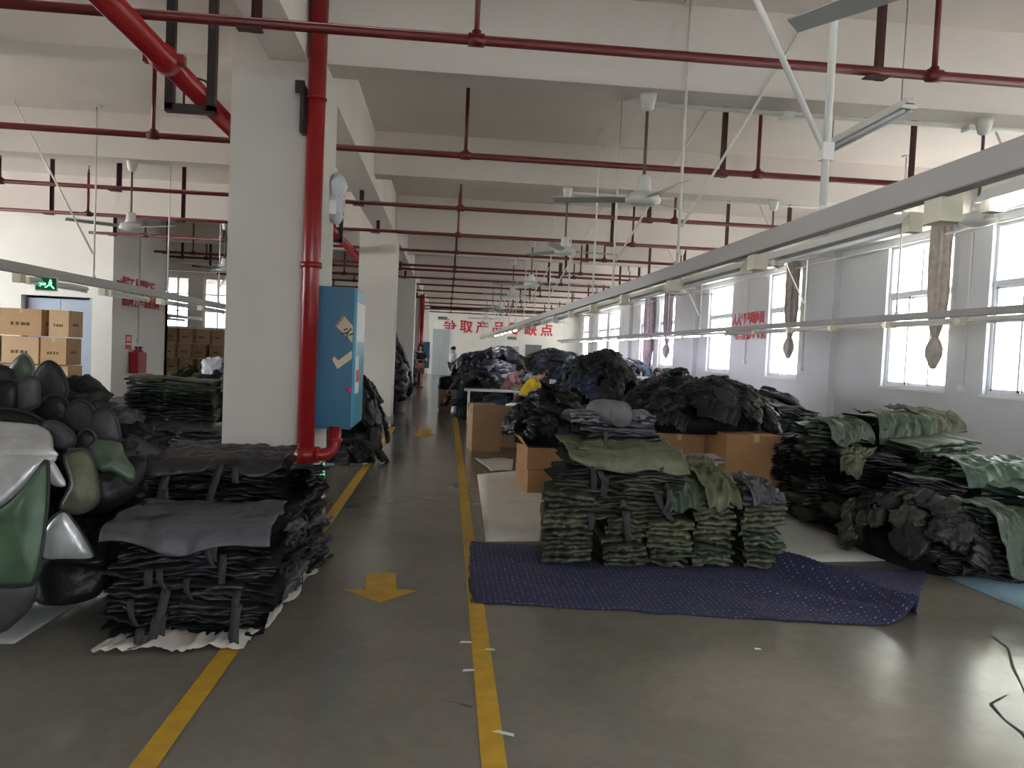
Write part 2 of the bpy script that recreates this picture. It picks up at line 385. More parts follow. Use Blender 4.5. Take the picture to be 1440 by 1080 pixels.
r = empty('window_%d' % (n0 + 5), (-7.68, 39, .9)); r['kind'] = 'structure'  # side windows added to brighten the far end of the hall
for k in range(8): MB().box(-0.04, 0.04, -7 + k * 2 - 0.04, -7 + k * 2 + 0.04, 0, 2.9).build('mullion', 'aluminium', r)
for k in range(7): MB().box(-0.004, 0.004, -6.96 + k * 2, -5.04 + k * 2, 0, 2.9).build('pane', 'glass', r)

# pilasters of the right wall, columns of the aisle row, beams
COLY = [6.4 + 9 * k for k in range(5)]
for y in COLY + [-2.6]:
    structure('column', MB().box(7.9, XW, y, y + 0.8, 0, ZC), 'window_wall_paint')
for y in COLY + [-2.6]:
    c = structure('column', MB().box(-1.79, -1.07, y, y + 0.76, 0, ZC), 'column_paint')
    MB().box(-1.80, -1.058, y - 0.012, y + 0.772, 0, 0.2).build('skirting', 'skirting_grey', c)
for k, y in enumerate([2.0 + 4.5 * q for q in range(11)]):
    main = k % 2 == 1 or k == 0
    structure('beam', MB().box(-14.7, XW, y, y + (0.45 if k == 0 else 0.33), 3.85 if k == 0 else (3.87 if main else 3.985), ZC), 'ceiling_paint')
structure('beam', MB().box(-1.5, -1.19, YB, 6.4, 3.835, ZC - 0.001), 'ceiling_paint')
structure('beam', MB().box(-1.5, -1.12, 6.4, YE, 3.835, ZC - 0.001), 'ceiling_paint')
structure('beam', MB().box(XW - 0.28, XW, YB, YE, 3.95, ZC - 0.001), 'wall_paint')
# end wall doors
def wall_door(n, x0, x1, z1, m, glassz=None, sign=False):
    r = empty('door_%d' % n, ((x0 + x1) / 2, YE, 0)); r['kind'] = 'structure'
    W = (x1 - x0) / 2
    MB().box(-W - 0.06, -W, -0.05, 0, 0, z1).box(W, W + 0.06, -0.05, 0, 0, z1).box(-W - 0.06, W + 0.06, -0.05, 0, z1, z1 + 0.06).build('frame', 'aluminium', r)
    zt = glassz or z1
    for s in (-1, 1):
        l = MB().box(min(0, s * W) + 0.005, max(0, s * W) - 0.005, -0.035, -0.005, 0.02, zt).build('door_leaf', m, r)
        MB().box(s * 0.08 - 0.02, s * 0.08 + 0.02, -0.07, -0.035, 1.0, 1.2).build('handle', 'steel', l)
    if glassz:
        MB().box(-W, W, -0.02, -0.01, zt + 0.03, z1).build('transom_window', 'sign_white', r)
wall_door(2, -0.88, 0.12, 3.25, 'door_grey', 2.75)
wall_door(3, 3.25, 4.35, 2.2, 'door_grey', 1.9)
wall_door(4, 4.75, 5.75, 2.05, 'door_dark')
for x, z, lb in ((-0.35, 3.42, 'small dark plaque above the tall grey double door'), (3.9, 2.4, 'small dark plaque above the pale green door behind the heaps')):
    tag(MB().box(x - 0.28, x + 0.28, YE - 0.05, YE, z - 0.09, z + 0.09).build('door_plaque', 'door_dark'), lb, 'sign')

# painted markings and wear of the floor
def strip(pts, wdt, z=0.003):
    mb = MB(); vs = []
    for i, p in enumerate(pts):
        vs += [(p[0] - wdt / 2, p[1], z), (p[0] + wdt / 2, p[1], z)]
    mb.add(vs, [(2 * i, 2 * i + 1, 2 * i + 3, 2 * i + 2) for i in range(len(pts) - 1)]); return mb
structure('trim_1', strip([(0.245, YB), (0.245, 3), (0.246, 8), (0.25, 19), (0.25, 45)], 0.1), 'yellow_paint')
structure('trim_2', strip([(-1.07, YB), (-1.06, 3.0), (-1.05, 4.3), (-1.01, 6.9), (-1.0, 12), (-1.0, 15.4)], 0.1), 'yellow_paint')
def arrow(n, x, y, s=1.0):
    mb = MB().add([(x - .055 * s, y + .66 * s, .003), (x + .055 * s, y + .66 * s, .003), (x + .075 * s, y + .27 * s, .003), (x + .225 * s, y + .25 * s, .003), (x, y, .003), (x - .225 * s, y + .25 * s, .003), (x - .075 * s, y + .27 * s, .003)],
                  [(6, 5, 4), (4, 3, 2), (6, 4, 2), (0, 6, 2, 1)])
    for i in range(len(mb.v)): pass
    structure('trim_%d' % n, mb, 'yellow_paint')
mb = MB().add([(-0.503, 5.418, 0.0), (-0.301, 5.431, 0.0), (-0.267, 5.062, 0.0), (-0.127, 5.040, 0.0), (-0.355, 4.786, 0.0), (-0.616, 5.042, 0.0), (-0.473, 5.035, 0.0)], [(0, 6, 2, 1), (6, 5, 4), (4, 3, 2), (6, 4, 2)])
mb.v = [(x, y, 0.003) for x, y, z in mb.v]
structure('trim_3', mb, 'yellow_paint')
mb = MB().add([(-.47, 15.3, .003), (-.25, 15.3, .003), (-.25, 14.4, .003), (-.12, 14.3, .003), (-.36, 13.6, .003), (-.6, 14.3, .003), (-.47, 14.4, .003)], [(0, 6, 2, 1), (6, 5, 4), (4, 3, 2), (6, 4, 2)])
structure('trim_4', mb, 'yellow_paint')
for i, (x, y, l, a, lb) in enumerate([(0.164, 4.15, 0.035, 0.1, 'near the navy cloth'), (0.29, 4.05, 0.03, 0.0, 'right of the yellow line'), (0.17, 3.78, 0.035, 0.2, 'left of the yellow line'),
                           (0.30, 3.15, 0.05, -0.4, 'below the yellow line end'), (1.79, 4.1, 0.02, 0, 'alone on the bare floor to the east')]):
    mb = MB().add([(-l, -.008, .004), (l, -.012, .004), (l * .8, .012, .004), (-l * .6, .016, .004)], [(0, 1, 2, 3)])
    tag(mb.build('paint_chip', 'white_chip', None, (x, y, 0), a), 'small white paint fleck on the floor ' + lb, 'paint fleck', 'paint flecks')
def crack(pts, lb):
    mb = MB(); vs = []
    for i, (x, y) in enumerate(pts):
        wd = 0.004 + 0.003 * (i % 3)
        vs += [(x - wd, y, .0035), (x + wd, y + .002, .0035)]
    mb.add(vs, [(2 * i, 2 * i + 1, 2 * i + 3, 2 * i + 2) for i in range(len(pts) - 1)])
    tag(mb.build('floor_crack', 'dark_scuff'), lb, 'crack')
crack([(3.366, 4.373), (3.321, 4.159), (3.142, 3.893), (3.020, 3.676), (2.910, 3.489)], 'thin jagged dark crack in the floor below the green pile')
crack([(2.993, 3.592), (2.836, 3.542), (2.683, 3.448), (2.632, 3.290), (2.622, 3.170), (2.587, 3.077)], 'lower forked dark crack in the floor at the right edge')
crack([(0.042, 3.449), (0.116, 3.421), (0.175, 3.380)], 'short dark scuff left of the yellow line')

# exterior seen through the windows: ground, and a pale building across the yard
e = empty('street_building', (24, 20, 0))
tag(e, 'pale neighbouring building seen overexposed through the windows', 'building')
MB().box(0, 8, -45, 45, -0.3, 14).build('wall', 'facade_pale', e)
for k in range(22):
    for z in (1.2, 5.0, 8.6):
        f = MB().box(-0.06, 0.0, -43 + k * 4, -41.2 + k * 4, z, z + 1.8).build('window', 'facade_window', e)

# ------------------------------------------------------------------ sprinkler pipework
PIPES = [1.9, 5.22, 8.3, 11.4, 14.05, 16.6, 19.6, 20.65, 23.0, 25.4, 28.2, 31.9, 35.5, 38.3, 41.1, 44.2]
for i, y in enumerate(PIPES):
    z = 3.65; near = y < 18
    r = empty('sprinkler_pipe', (0, y, z))
    tag(r, 'dark red sprinkler pipe crossing below the ceiling, %s from the camera' % NTH[i], 'pipe', 'sprinkler pipes')
    x0 = -13 if y < 16 else -7.4
    MB().tube([(x0, 0, 0), (5.3, 0, 0)], 0.034 if y < 9 else 0.03, 10 if near else 6).build('pipe', 'red_paint', r)
    xs = [0.11 + 3.2 * k for k in range(-4, 2)]
    for x in xs:
        if x < x0: continue
        MB().tube([(x, 0, 0), (x, 0, ZC - z - 0.22)], 0.02, 8 if near else 5).tube([(x, 0, ZC - z - 0.22), (x, 0, ZC - z - 0.17)], 0.012, 6).build('riser', 'red_paint', r)
        MB().tube([(x - 0.055, 0, 0), (x + 0.055, 0, 0)], 0.044, 8).tube([(x, 0, 0), (x, 0, 0.06)], 0.032, 8).build('tee_fitting', 'red_paint', r)
        if near: MB().lathe([(0.03, 0), (0.008, 0.02), (0.008, 0.05), (0.028, 0.055), (0.028, 0.06)], 8, (x, 0, ZC - z - 0.17)).build('sprinkler_head', 'steel', r)
    for x in (-6.9, -4.7, -1.32, 2.93, 5.1):
        if x < x0: continue
        zt = (3.835 - z) if x == -1.32 else ZC - z
        h = MB().box(x - 0.03, x + 0.03, 0.036, 0.042, -0.05, zt).box(x - 0.03, x - 0.024, 0.0, 0.06, -0.02, zt).build('hanger', 'dark_red_paint', r)
        MB().box(x - 0.12, x + 0.04, -0.05, 0.05, -0.045, -0.038).build('hanger_foot', 'dark_red_paint', h)
# feed main running along the bay on the left
r = empty('sprinkler_main', (-1.93, 0, 3.42))
tag(r, 'thick red sprinkler main running lengthwise beside the square column', 'pipe')
MB().tube([(0.0, 0.5, 0), (0.0, 44, 0)], 0.075, 14).build('pipe', 'bright_red_paint', r)
for y in (5.35, 12.3, 20.4):
    MB().tube([(0, y - 0.06, 0), (0, y + 0.06, 0)], 0.092, 14).box(-0.13, -0.08, y - 0.03, y + 0.03, -0.03, 0.03).box(0.08, 0.13, y - 0.03, y + 0.03, -0.03, 0.03).build('coupling', 'bright_red_paint', r)
for y in (6.0, 13.0, 19.5):
    MB().box(-0.22, -0.16, y - .03, y + .03, -0.14, 1.1).box(0.08, 0.14, y - .03, y + .03, -0.14, 1.1).box(-0.22, 0.14, y - .03, y + .03, -0.16, -0.1).build('hanger', 'black_iron', r)
    MB().tube([(-0.09, y, -0.09), (-0.09, y, 0.05), (-0.06, y, 0.085), (0, y, 0.1), (0.06, y, 0.085), (0.09, y, 0.05), (0.09, y, -0.09)], 0.008, 6).build('clamp', 'black_iron', r)
# hydrant riser on the near column
r = empty('hydrant_riser', (-1.105, 6.29, 0))
tag(r, 'bright red vertical hydrant pipe on the front of the near column', 'pipe')
MB().tube([(0, 0, 0.02), (0.0, 0, ZC)], 0.070, 20).build('pipe', 'bright_red_paint', r)
MB().tube([(0, 0, .64), (0, 0, .76)], 0.092, 18).box(-.12, -.07, -.03, .03, .67, .73).box(0.07, .12, -.04, .04, .66, .74).build('coupling', 'bright_red_paint', r)
MB().tube([(0, 0, 2.19), (0, 0, 2.235)], 0.085, 18).build('coupling', 'bright_red_paint', r)
MB().tube([(0.05, 0, .70), (0.13, 0, .70), (.17, 0.03, .705), (.2, 0.06, .73), (.215, 0.08, .77), (.215, .1, .92)], 0.052, 14).build('elbow', 'bright_red_paint', r)
MB().tube([(0.085, 0, .70), (0.115, 0, .70)], 0.066, 14).build('flange', 'bright_red_paint', r)
MB().tube([(.215, .09, .80), (.215, .093, .825)], 0.066, 14).build('flange', 'bright_red_paint', r)
MB().box(-.12, -.09, -.04, .10, 3.25, 3.62).box(-.16, -.09, -.05, -.02, 3.55, 3.64).build('bracket', 'black_iron', r)
MB().tube([(0.0756 * math.cos(a), 0.0756 * math.sin(a), 3.52) for a in [k * PI / 8 for k in range(16)]], 0.008, 6, closed=True).build('clamp', 'bright_red_paint', r)
# a second riser far down the row
r = empty('hydrant_riser', (-1.14, 33.28, 0)); tag(r, 'far red vertical hydrant pipe beside the last visible column', 'pipe')
MB().tube([(0, 0, 0), (0, 0, 3.9)], 0.1, 12).build('pipe', 'bright_red_paint', r)
MB().tube([(0, 0, 1.7), (0, 0, 1.8)], 0.12, 12).build('coupling', 'bright_red_paint', r)

# hydrant cabinets
def cabinet(x, y, z0, z1, lab, marks=True):
    r = empty('hydrant_cabinet', (x, y, z0)); tag(r, lab, 'cabinet')
    h = z1 - z0; wd = 0.7; dp = 0.29
    MB().box(0, dp, 0, wd, 0, h).build('body', 'cabinet_blue', r)
    d = MB().box(dp, dp + 0.02, 0.015, wd - 0.015, 0.02, h - 0.02).build('door', 'cabinet_door_blue', r)
    MB().box(dp + 0.02, dp + 0.045, 0.05, 0.09, h * 0.42, h * 0.52).build('handle', 'steel', d)
    MB().box(dp + 0.02, dp + 0.024, 0.05, 0.62, h * 0.62, h * 0.9).build('window', 'sign_white', d)
    MB().box(dp + 0.02, dp + 0.024, 0.06, 0.3, h * 0.25, h * 0.52).build('notice', 'sign_white', d)
    MB().box(dp + 0.024, dp + 0.027, 0.08, 0.28, h * 0.33, h * 0.5).build('notice_print', 'sign_red', d)
    if marks:
        # torn brown paper and tape left on the near face
        MB().add([(.14, -.004, .86), (.20, -.004, .95), (.285, -.004, .86), (.285, -.004, .72)], [(0, 3, 2, 1)]).build('torn_label', 'tape_cream', r)
        MB().add([(.143, -.006, .865), (.20, -.006, .948), (.212, -.006, .936), (.158, -.006, .853)], [(0, 3, 2, 1)]).build('torn_label_edge', 'tape_brown', r)
        t = text('label_print', '火', 0.10, 'black_iron', r, (.20, -.006, .83), (PI / 2, 0.7, 0), ext=0.0005)
        MB().add([(.125, -.004, .575), (.14, -.004, .605), (.175, -.004, .57), (.285, -.004, .66), (.285, -.004, .59), (.17, -.004, .5)], [(0, 5, 2, 1), (2, 5, 4, 3)]).build('torn_label', 'tape_cream', r)
        MB().ball((.27, -.01, .33), .022).build('bow', 'pink_bow', r)
    return r
cabinet(-1.07, 6.5, 0.89, 2.07, 'blue hydrant cabinet with torn tape on the near column')
cabinet(-1.07, 33.9, 0.7, 1.85, 'far blue hydrant cabinet beside the grey double door', False)
# wrapped emergency lamp and running-man sign on the near column
r = empty('emergency_lamp', (-1.07, 6.95, 2.86)); tag(r, 'wall lamp wrapped in crumpled clear plastic on the near column', 'lamp')
mb = MB().ball((0.06, 0, 0.12), 0.11, 14, 0.7, 0.9, 1.1).ball((0.05, 0, -0.06), 0.12, 14, 0.6, 0.8, 1.2)
mb.v = [tuple(Vector(v) + Vector((fbm(v, 14, 1), fbm(v, 14, 2), fbm(v, 14, 3))) * 0.035) for v in mb.v]
mb.build('plastic_wrap', 'white_bag', r)
MB().box(0, 0.06, -0.1, 0.1, -0.14, -0.02).build('lamp_body', 'fixture_white', r)
def exit_sign(loc, rz, wd, h, lab):
    r = empty('exit_sign', loc, rz); tag(r, lab, 'sign')
    MB().box(-wd / 2, wd / 2, -0.02, 0.0, -h / 2, h / 2).build('panel', 'sign_green', r)
    MB().box(-wd / 2 - .012, wd / 2 + .012, -0.015, 0.0, -h / 2 - .012, h / 2 + .012).build('frame', 'fixture_white', r)
    a = h * 0.28
    MB().add([(-wd * .42, -.023, 0), (-wd * .25, -.023, a), (-wd * .25, -.023, a * .4), (0, -.023, a * .4), (0, -.023, -a * .4), (-wd * .25, -.023, -a * .4), (-wd * .25, -.023, -a)],
             [(0, 6, 5, 2), (0, 2, 1), (5, 4, 3, 2)]).build('arrow', 'sign_glow', r)
    x = wd * .22
    MB().ball((x, -.023, h * .32), h * .09, 8, 1, .2, 1).add([(x - .02, -.023, h * .2), (x + .02, -.023, h * .2), (x + .015, -.023, -h * .05), (x + .05, -.023, -h * .35), (x + .03, -.023, -h * .38), (x - .005, -.023, -h * .1), (x - .05, -.023, -h * .33), (x - .065, -.023, -h * .28), (x - .02, -.023, -h * .02)],
                      [(0, 8, 2, 1), (2, 5, 4, 3), (8, 7, 6, 5), (8, 5, 2)]).build('running_figure', 'sign_glow', r)
exit_sign((-1.068, 6.83, 0.48), PI / 2, 0.32, 0.16, 'small green exit sign low on the side of the near column')
exit_sign((-4.7, 9.5, 2.145), 0.1, 0.22, 0.14, 'green exit sign hanging under the left cable trunking')

# ------------------------------------------------------------------ cable trunkings with rods, boxes, tube lights
def trunking(X, zt, h, rods, lab, y0, y1, boxes, side, lit, labs):
    r = empty('cable_trunking', (X, 0, zt)); tag(r, lab, 'trunking')
    MB().box(-.028, .028, y0, y1, -h, 0).build('trunk', 'trunk_grey', r)
    MB().box(-.03, .03, y0, y1, -h - .006, -h).build('trunk_lid', 'trunk_seam', r)
    for (y, thick, br) in rods:
        rr = .02 if thick else .012
        MB().tube([(0, y, 0), (0, y, ZC - zt)], rr, 8).build('rod', 'rod_white', r)
        MB().lathe([(.03, 0), (.03, .02), (.014, .03), (.014, .1)], 8, (0, y, 0)).build('rod_foot', 'rod_white', r)
        MB().box(-.045, .045, y - .045, y + .045, ZC - zt - .015, ZC - zt).build('rod_plate', 'rod_white', r)
        if br:
            MB().tube([(0.02 * br, y, .32), (br * 1.05, y, ZC - zt)], .016 if thick else .012, 8).build('brace', 'rod_white', r)
            if thick: MB().box(-.03, .03, y - .026, y + .026, .26, .35).build('brace_clamp', 'rod_white', r)
    for i, y in enumerate(boxes):
        MB().box(side * .045 - .045, side * .045 + .045, y - .055, y + .055, -h - .10, -h + .01).build('socket_box', 'cream_plastic', r)
    root = None
    for i, y in enumerate(boxes):
        a, b = y + .22, y + 1.62
        if b > y1: continue
        on = lit(a)
        t = empty('tube_light', (X + side * .07, a, zt - h - .045))
        tag(t, '%s fluorescent tube %s' % ('lit' if on else 'unlit', labs % NTH[i]), 'light', 'tube lights under the ' + lab.split(' ')[0] + ' trunking')
        L = b - a
        MB().add([(-.025, 0, .03), (.025, 0, .03), (.06, 0, -.02), (-.06, 0, -.02), (-.025, L, .03), (.025, L, .03), (.06, L, -.02), (-.06, L, -.02)],
                 [(0, 4, 5, 1), (1, 5, 6, 2), (0, 3, 7, 4), (0, 1, 2, 3), (4, 7, 6, 5)]).build('reflector', 'fixture_white', t)
        MB().tube([(0, .05, -.035), (0, L - .05, -.035)], .014, 8).build('tube', 'tube_lit' if on else 'tube_off', t)
        MB().box(-.03, .03, -.006, .05, -.055, .026).build('end_cap', 'cream_plastic', t)
        MB().box(-.03, .03, L - .05, L + .006, -.055, .026).build('end_cap', 'cream_plastic', t)
bx = [1.1 + 1.85 * k for k in range(24)]
trunking(1.9, 2.39, .105, [(1.3, 0, 0), (3.87, 1, -1), (6.4, 0, 1), (8.95, 0, 1), (10.2, 0, 0)] + [(12.3 + 2.4 * k, 0, (1 if k % 2 else 0)) for k in range(14)],
         'central grey cable trunking hung on white rods above the aisle', -2, 45.5, bx, 1, lambda a: a < 1.4 or 20.5 < a < 32,
         'under the central trunking, %s from the camera')
bx = [7.4 + 1.62 * k for k in range(22)]
trunking(6.3, 2.36, .085, [(7.6 + 2.85 * k, 0, (-1 if k % 2 == 0 else 0)) for k in range(13)],
         'window-side grey cable trunking hung near the window wall', 4, 44, bx, 1, lambda a: 16 < a < 36, 'under the window-side trunking, %s from its near end')
bx = [6.9 + 2.1 * k for k in range(9)]
trunking(-4.7, 2.33, .11, [(10.7, 0, -1), (13.4, 0, 0), (16.3, 0, 1), (19.0, 0, 0), (22.4, 0, -1), (7.9, 0, 0)],
         'left grey cable trunking hung on rods beyond the column row', 4, 28, bx, -1, lambda a: False, 'under the left trunking, %s from its near end')
trunking(-9.1, 2.33, .1, [(24, 0, 1), (27, 0, -1)], 'farthest grey cable trunking above the stacked cartons', 22.2, 29.5, [24.0, 26.2], -1, lambda a: False,
         'under the farthest trunking above cartons, %s from its near end')
# hung fluorescent fitting at the upper right, on a chain
r = empty('tube_light', (3.45, 5.72, 3.60)); tag(r, 'double fluorescent fitting hung alone on a chain near the ceiling', 'light')
MB().box(-.035, .035, 0, 1.33, .02, .07).add([(-.035, 0, .03), (.035, 0, .03), (.07, 0, -.01), (-.07, 0, -.01), (-.035, 1.33, .03), (.035, 1.33, .03), (.07, 1.33, -.01), (-.07, 1.33, -.01)],
                                           [(0, 4, 5, 1), (1, 5, 6, 2), (0, 3, 7, 4), (0, 1, 2, 3), (4, 7, 6, 5)]).build('reflector', 'fixture_white', r)
for x in (-.03, .03): MB().tube([(x, .03, -.02), (x, 1.3, -.02)], .013, 8).build('tube', 'tube_off', r)
for y in (.12, 1.2): MB().tube([(0, y, .07), (0, y, ZC - 3.6)], .006, 5).build('chain', 'steel', r)
# conduits along the main beam and the window wall
def conduit(pts, rr, lab, boxes=(), m='fixture_white'):
    o = tag(MB().tube(pts, rr, 8).build('conduit', m), lab, 'conduit')
    for b in boxes: MB().box(b[0] - .05, b[0] + .03, b[1] - .06, b[1] + .06, b[2] - .05, b[2] + .05).build('socket_box', 'fixture_white', o)
    return o
conduit([(1.75, 6.88, 3.86), (7.8, 6.88, 3.86)], .022, 'white conduit clipped along the near main beam', [(3.0, 6.88, 3.87), (4.75, 6.88, 3.87)])
conduit([(1.7, 11.42, 3.98), (7.8, 11.42, 3.98)], .018, 'white conduit clipped along the second beam from the camera')
conduit([(8.03, 11.4, 3.75), (8.03, 11.4, 1.38)], .012, 'thin conduit dropping to the double socket between near windows', [(8.03, 11.4, 1.33)])
conduit([(8.03, 16.9, 3.75), (8.03, 16.9, 1.5)], .012, 'thin conduit dropping beside the near pilaster', [(8.03, 16.9, 1.5)])
conduit([(8.03, 20.3, 3.75), (8.03, 20.3, 1.6)], .012, 'thin conduit dropping through the red wall slogan', [(8.03, 20.3, 1.6)])
conduit([(8.03, 25.6, 3.75), (8.03, 25.6, 1.6)], .012, 'thin conduit dropping past the second pilaster')
conduit([(7.87, 7, 3.78), (7.87, 15.4, 3.78), (7.87, 46, 3.78)], .018, 'long thin conduit running above the windows')
conduit([(-7.185, 18.7, 3.9), (-7.185, 18.7, 1.5)], .012, 'thin conduit dropping down the stair block wall', [(-7.2, 18.7, 1.46)])

# ------------------------------------------------------------------ ceiling fans
def fan_proto():
    r = empty('ceiling_fan')
    MB().lathe([(.075, 0), (.07, -.05), (.05, -.13), (.02, -.15)], 14).build('canopy', 'fan_white', r)
    MB().tube([(0, 0, -.14), (0, 0, -.78)], .014, 8).build('downrod', 'fan_dark', r)
    mo = MB().lathe([(.045, -.70), (.06, -.72), (.065, -.80), (.075, -.84)], 14).lathe([(.05, -.835), (.13, -.86), (.155, -.90), (.15, -.93), (.09, -.955), (.03, -.965)], 20).build('motor', 'fan_white', r)
    for k in range(3):
        a = 2 * PI * k / 3
        vs = []
        for t in range(7):
            x = .13 + .66 * t / 6; wv = (.03 if t == 0 else .062 - .004 * t)
            zz = -.90 + .0 * t
            vs += [(x, -wv, zz - .014), (x, wv, zz + .014), (x, -wv, zz - .020), (x, wv, zz + .008)]
        fs = []
        for t in range(6):
            o = t * 4
            fs += [(o, o + 4, o + 5, o + 1), (o + 2, o + 3, o + 7, o + 6), (o, o + 2, o + 6, o + 4), (o + 1, o + 5, o + 7, o + 3)]
        fs += [(0, 1, 3, 2), (24, 26, 27, 25)]
        b = MB().add(vs, fs).build('blade', 'fan_metal', r); b.rotation_euler = (0, 0, a)
    return r
fp = fan_proto(); used = False
fans = []
for k, y in enumerate([2.15, 6.65, 11.15, 15.65, 20.15, 24.65, 29.15, 33.65]):
    zs = 3.87 if (k % 2 or k == 0) else 3.985
    for x, nm in ((-4.42, 'left'), (1.64, 'aisle'), (4.72, 'window')):
        if nm == 'left' and k > 4: continue
        if k == 0 and nm == 'left': continue
        fans.append((x + (.1 if k == 0 else 0), y + (.22 if k == 0 else 0), zs - (.02 if k == 0 else 0), nm, k))
ROT = {('aisle', 1): 0.70, ('aisle', 0): 2.13, ('left', 2): -0.45, ('window', 1): 0.35, ('left', 1): -0.1}
NMS = {'left': 'left of the column row', 'aisle': 'beside the central trunking', 'window': 'towards the window wall'}
for x, y, zs, nm, k in fans:
    rz = ROT.get((nm, k), rnd.uniform(0, 2))
    if not used: o = fp; used = True; o.location = (x, y, zs); o.rotation_euler = (0, 0, rz)
    else: o = copy_tree(fp, (x, y, zs), rz)
    tag(o, 'grey ceiling fan %s, under the %s beam from the camera' % (NMS[nm], NTH[k]), 'fan', 'ceiling fans')

# ------------------------------------------------------------------ wall lettering
r = empty('wall_slogan', (0.1, YE - 0.02, 2.93)); tag(r, 'large red Chinese slogan on the far end wall', 'lettering')
for i, ch in enumerate('争取产品零缺点'):
    text('character', ch, 0.80, 'sign_red', r, (i * 0.985, 0, 0.0), bold=0.02, ext=.01, align='CENTER')
r = empty('wall_slogan', (-7.185, 17.62, 2.71)); tag(r, 'two lines of red Chinese lettering on the grey block wall', 'lettering')
for j, (s, dy, dz) in enumerate((('一授丁人票比石', 0.0, 0.0), ('品质双盈值有圆', .30, -.34))):
    for i, ch in enumerate(s):
        text('character', ch, .30, 'sign_red', r, (0, dy + i * .31, dz), (PI / 2, 0, PI / 2), bold=.05, ext=.004, align='CENTER')
r = empty('wall_slogan', (8.04, 21.22, 2.74)); tag(r, 'two lines of red Chinese lettering between two window bays', 'lettering')
for j, (s, dy, dz) in enumerate((('人人都是质检员', 0.0, 0.0), ('与二刑网守守原', -.15, -.40))):
    for i, ch in enumerate(s):
        text('character', ch, .33, 'sign_red', r, (0, dy - i * .315, dz), (PI / 2, 0, -PI / 2), bold=.05, ext=.004, align='CENTER')
# extinguisher and its sign
r = empty('fire_extinguisher', (-7.08, 18.43, 0.72)); tag(r, 'red fire extinguisher hung on the grey block wall', 'fire extinguisher')
MB().box(-.1, .1, -.24, .24, 0, .48).build('box', 'extinguisher_red', r)
for y in (-.1, .12):
    MB().lathe([(.07, .45), (.07, .5), (.03, .55), (.03, .6)], 10, (0, y, 0)).build('bottle_neck', 'extinguisher_red', r)
    MB().box(-.02, .05, y - .06, y + .02, .58, .61).build('lever', 'black_iron', r)
r = empty('safety_notice', (-7.2, 18.17, 1.43)); tag(r, 'small red and white notice above the fire extinguisher', 'sign')
MB().box(0, .008, -.16, .16, -.16, .16).build('panel', 'sign_red', r)
for z in (.10, .05): MB().box(.008, .011, -.11, .11, z - .015, z + .015).build('print_line', 'sign_white', r)
MB().box(.008, .011, -.14, .14, -.06, -.03).build('print_line', 'sign_white', r)

# ------------------------------------------------------------------ curtains
def curtain(y, zt, zk, zb, rad, m, lab):
    r = empty('curtain', (7.9, y, 0)); tag(r, lab, 'curtain')
    def tubeprof(prof, n, pl, seed):
        vs = []
        for z, rr in prof:
            for k in range(n):
                a = 2 * PI * k / n
                q = rr * (1 + .22 * math.sin(a * pl + seed) + .08 * math.sin(a * 3 + z * 4))
                vs.append((q * .55 * math.cos(a), q * math.sin(a), z))
        fs = [(i * n + k, i * n + (k + 1) % n, (i + 1) * n + (k + 1) % n, (i + 1) * n + k) for i in range(len(prof) - 1) for k in range(n)]
        return MB().add(vs, fs, True)
    h = zt - zk
    prof = [(zt, rad), (zt - .3 * h, rad * 1.02), (zk + .38 * h, rad * 1.02), (zk + .2 * h, rad * .85), (zk + .08 * h, rad * .55), (zk, rad * .32)]
    tubeprof(prof, 40, 7, 0).build('drape', m, r)
    prof = [(zk + .02, rad * .3), (zk - .07, rad * .62), (zk - .18, rad * .86), (zk - .30, rad * .8), (zb, rad * .25), (zb - .01, .005)]
    tubeprof(prof, 24, 5, 1).build('knot', m, r)
    MB().lathe([(.03, -.02), (.05, 0), (.03, .02)], 10, (0, 0, zk)).build('tie', m, r)
    return r
curtain(11.97, 4.0, 2.12, 1.62, .19, 'curtain_taupe', 'taupe curtain knotted up beside the nearest full window')
curtain(17.35, 4.0, 2.2, 1.72, .20, 'curtain_taupe', 'taupe curtain knotted up beside the window before the wall slogan')
curtain(27.4, 4.0, 2.1, 1.6, .24, 'curtain_mauve', 'mauve curtain knotted up at the third window bay')
curtain(30.0, 4.0, .9, .5, .3, 'curtain_mauve', 'long mauve curtain gathered between the distant windows')

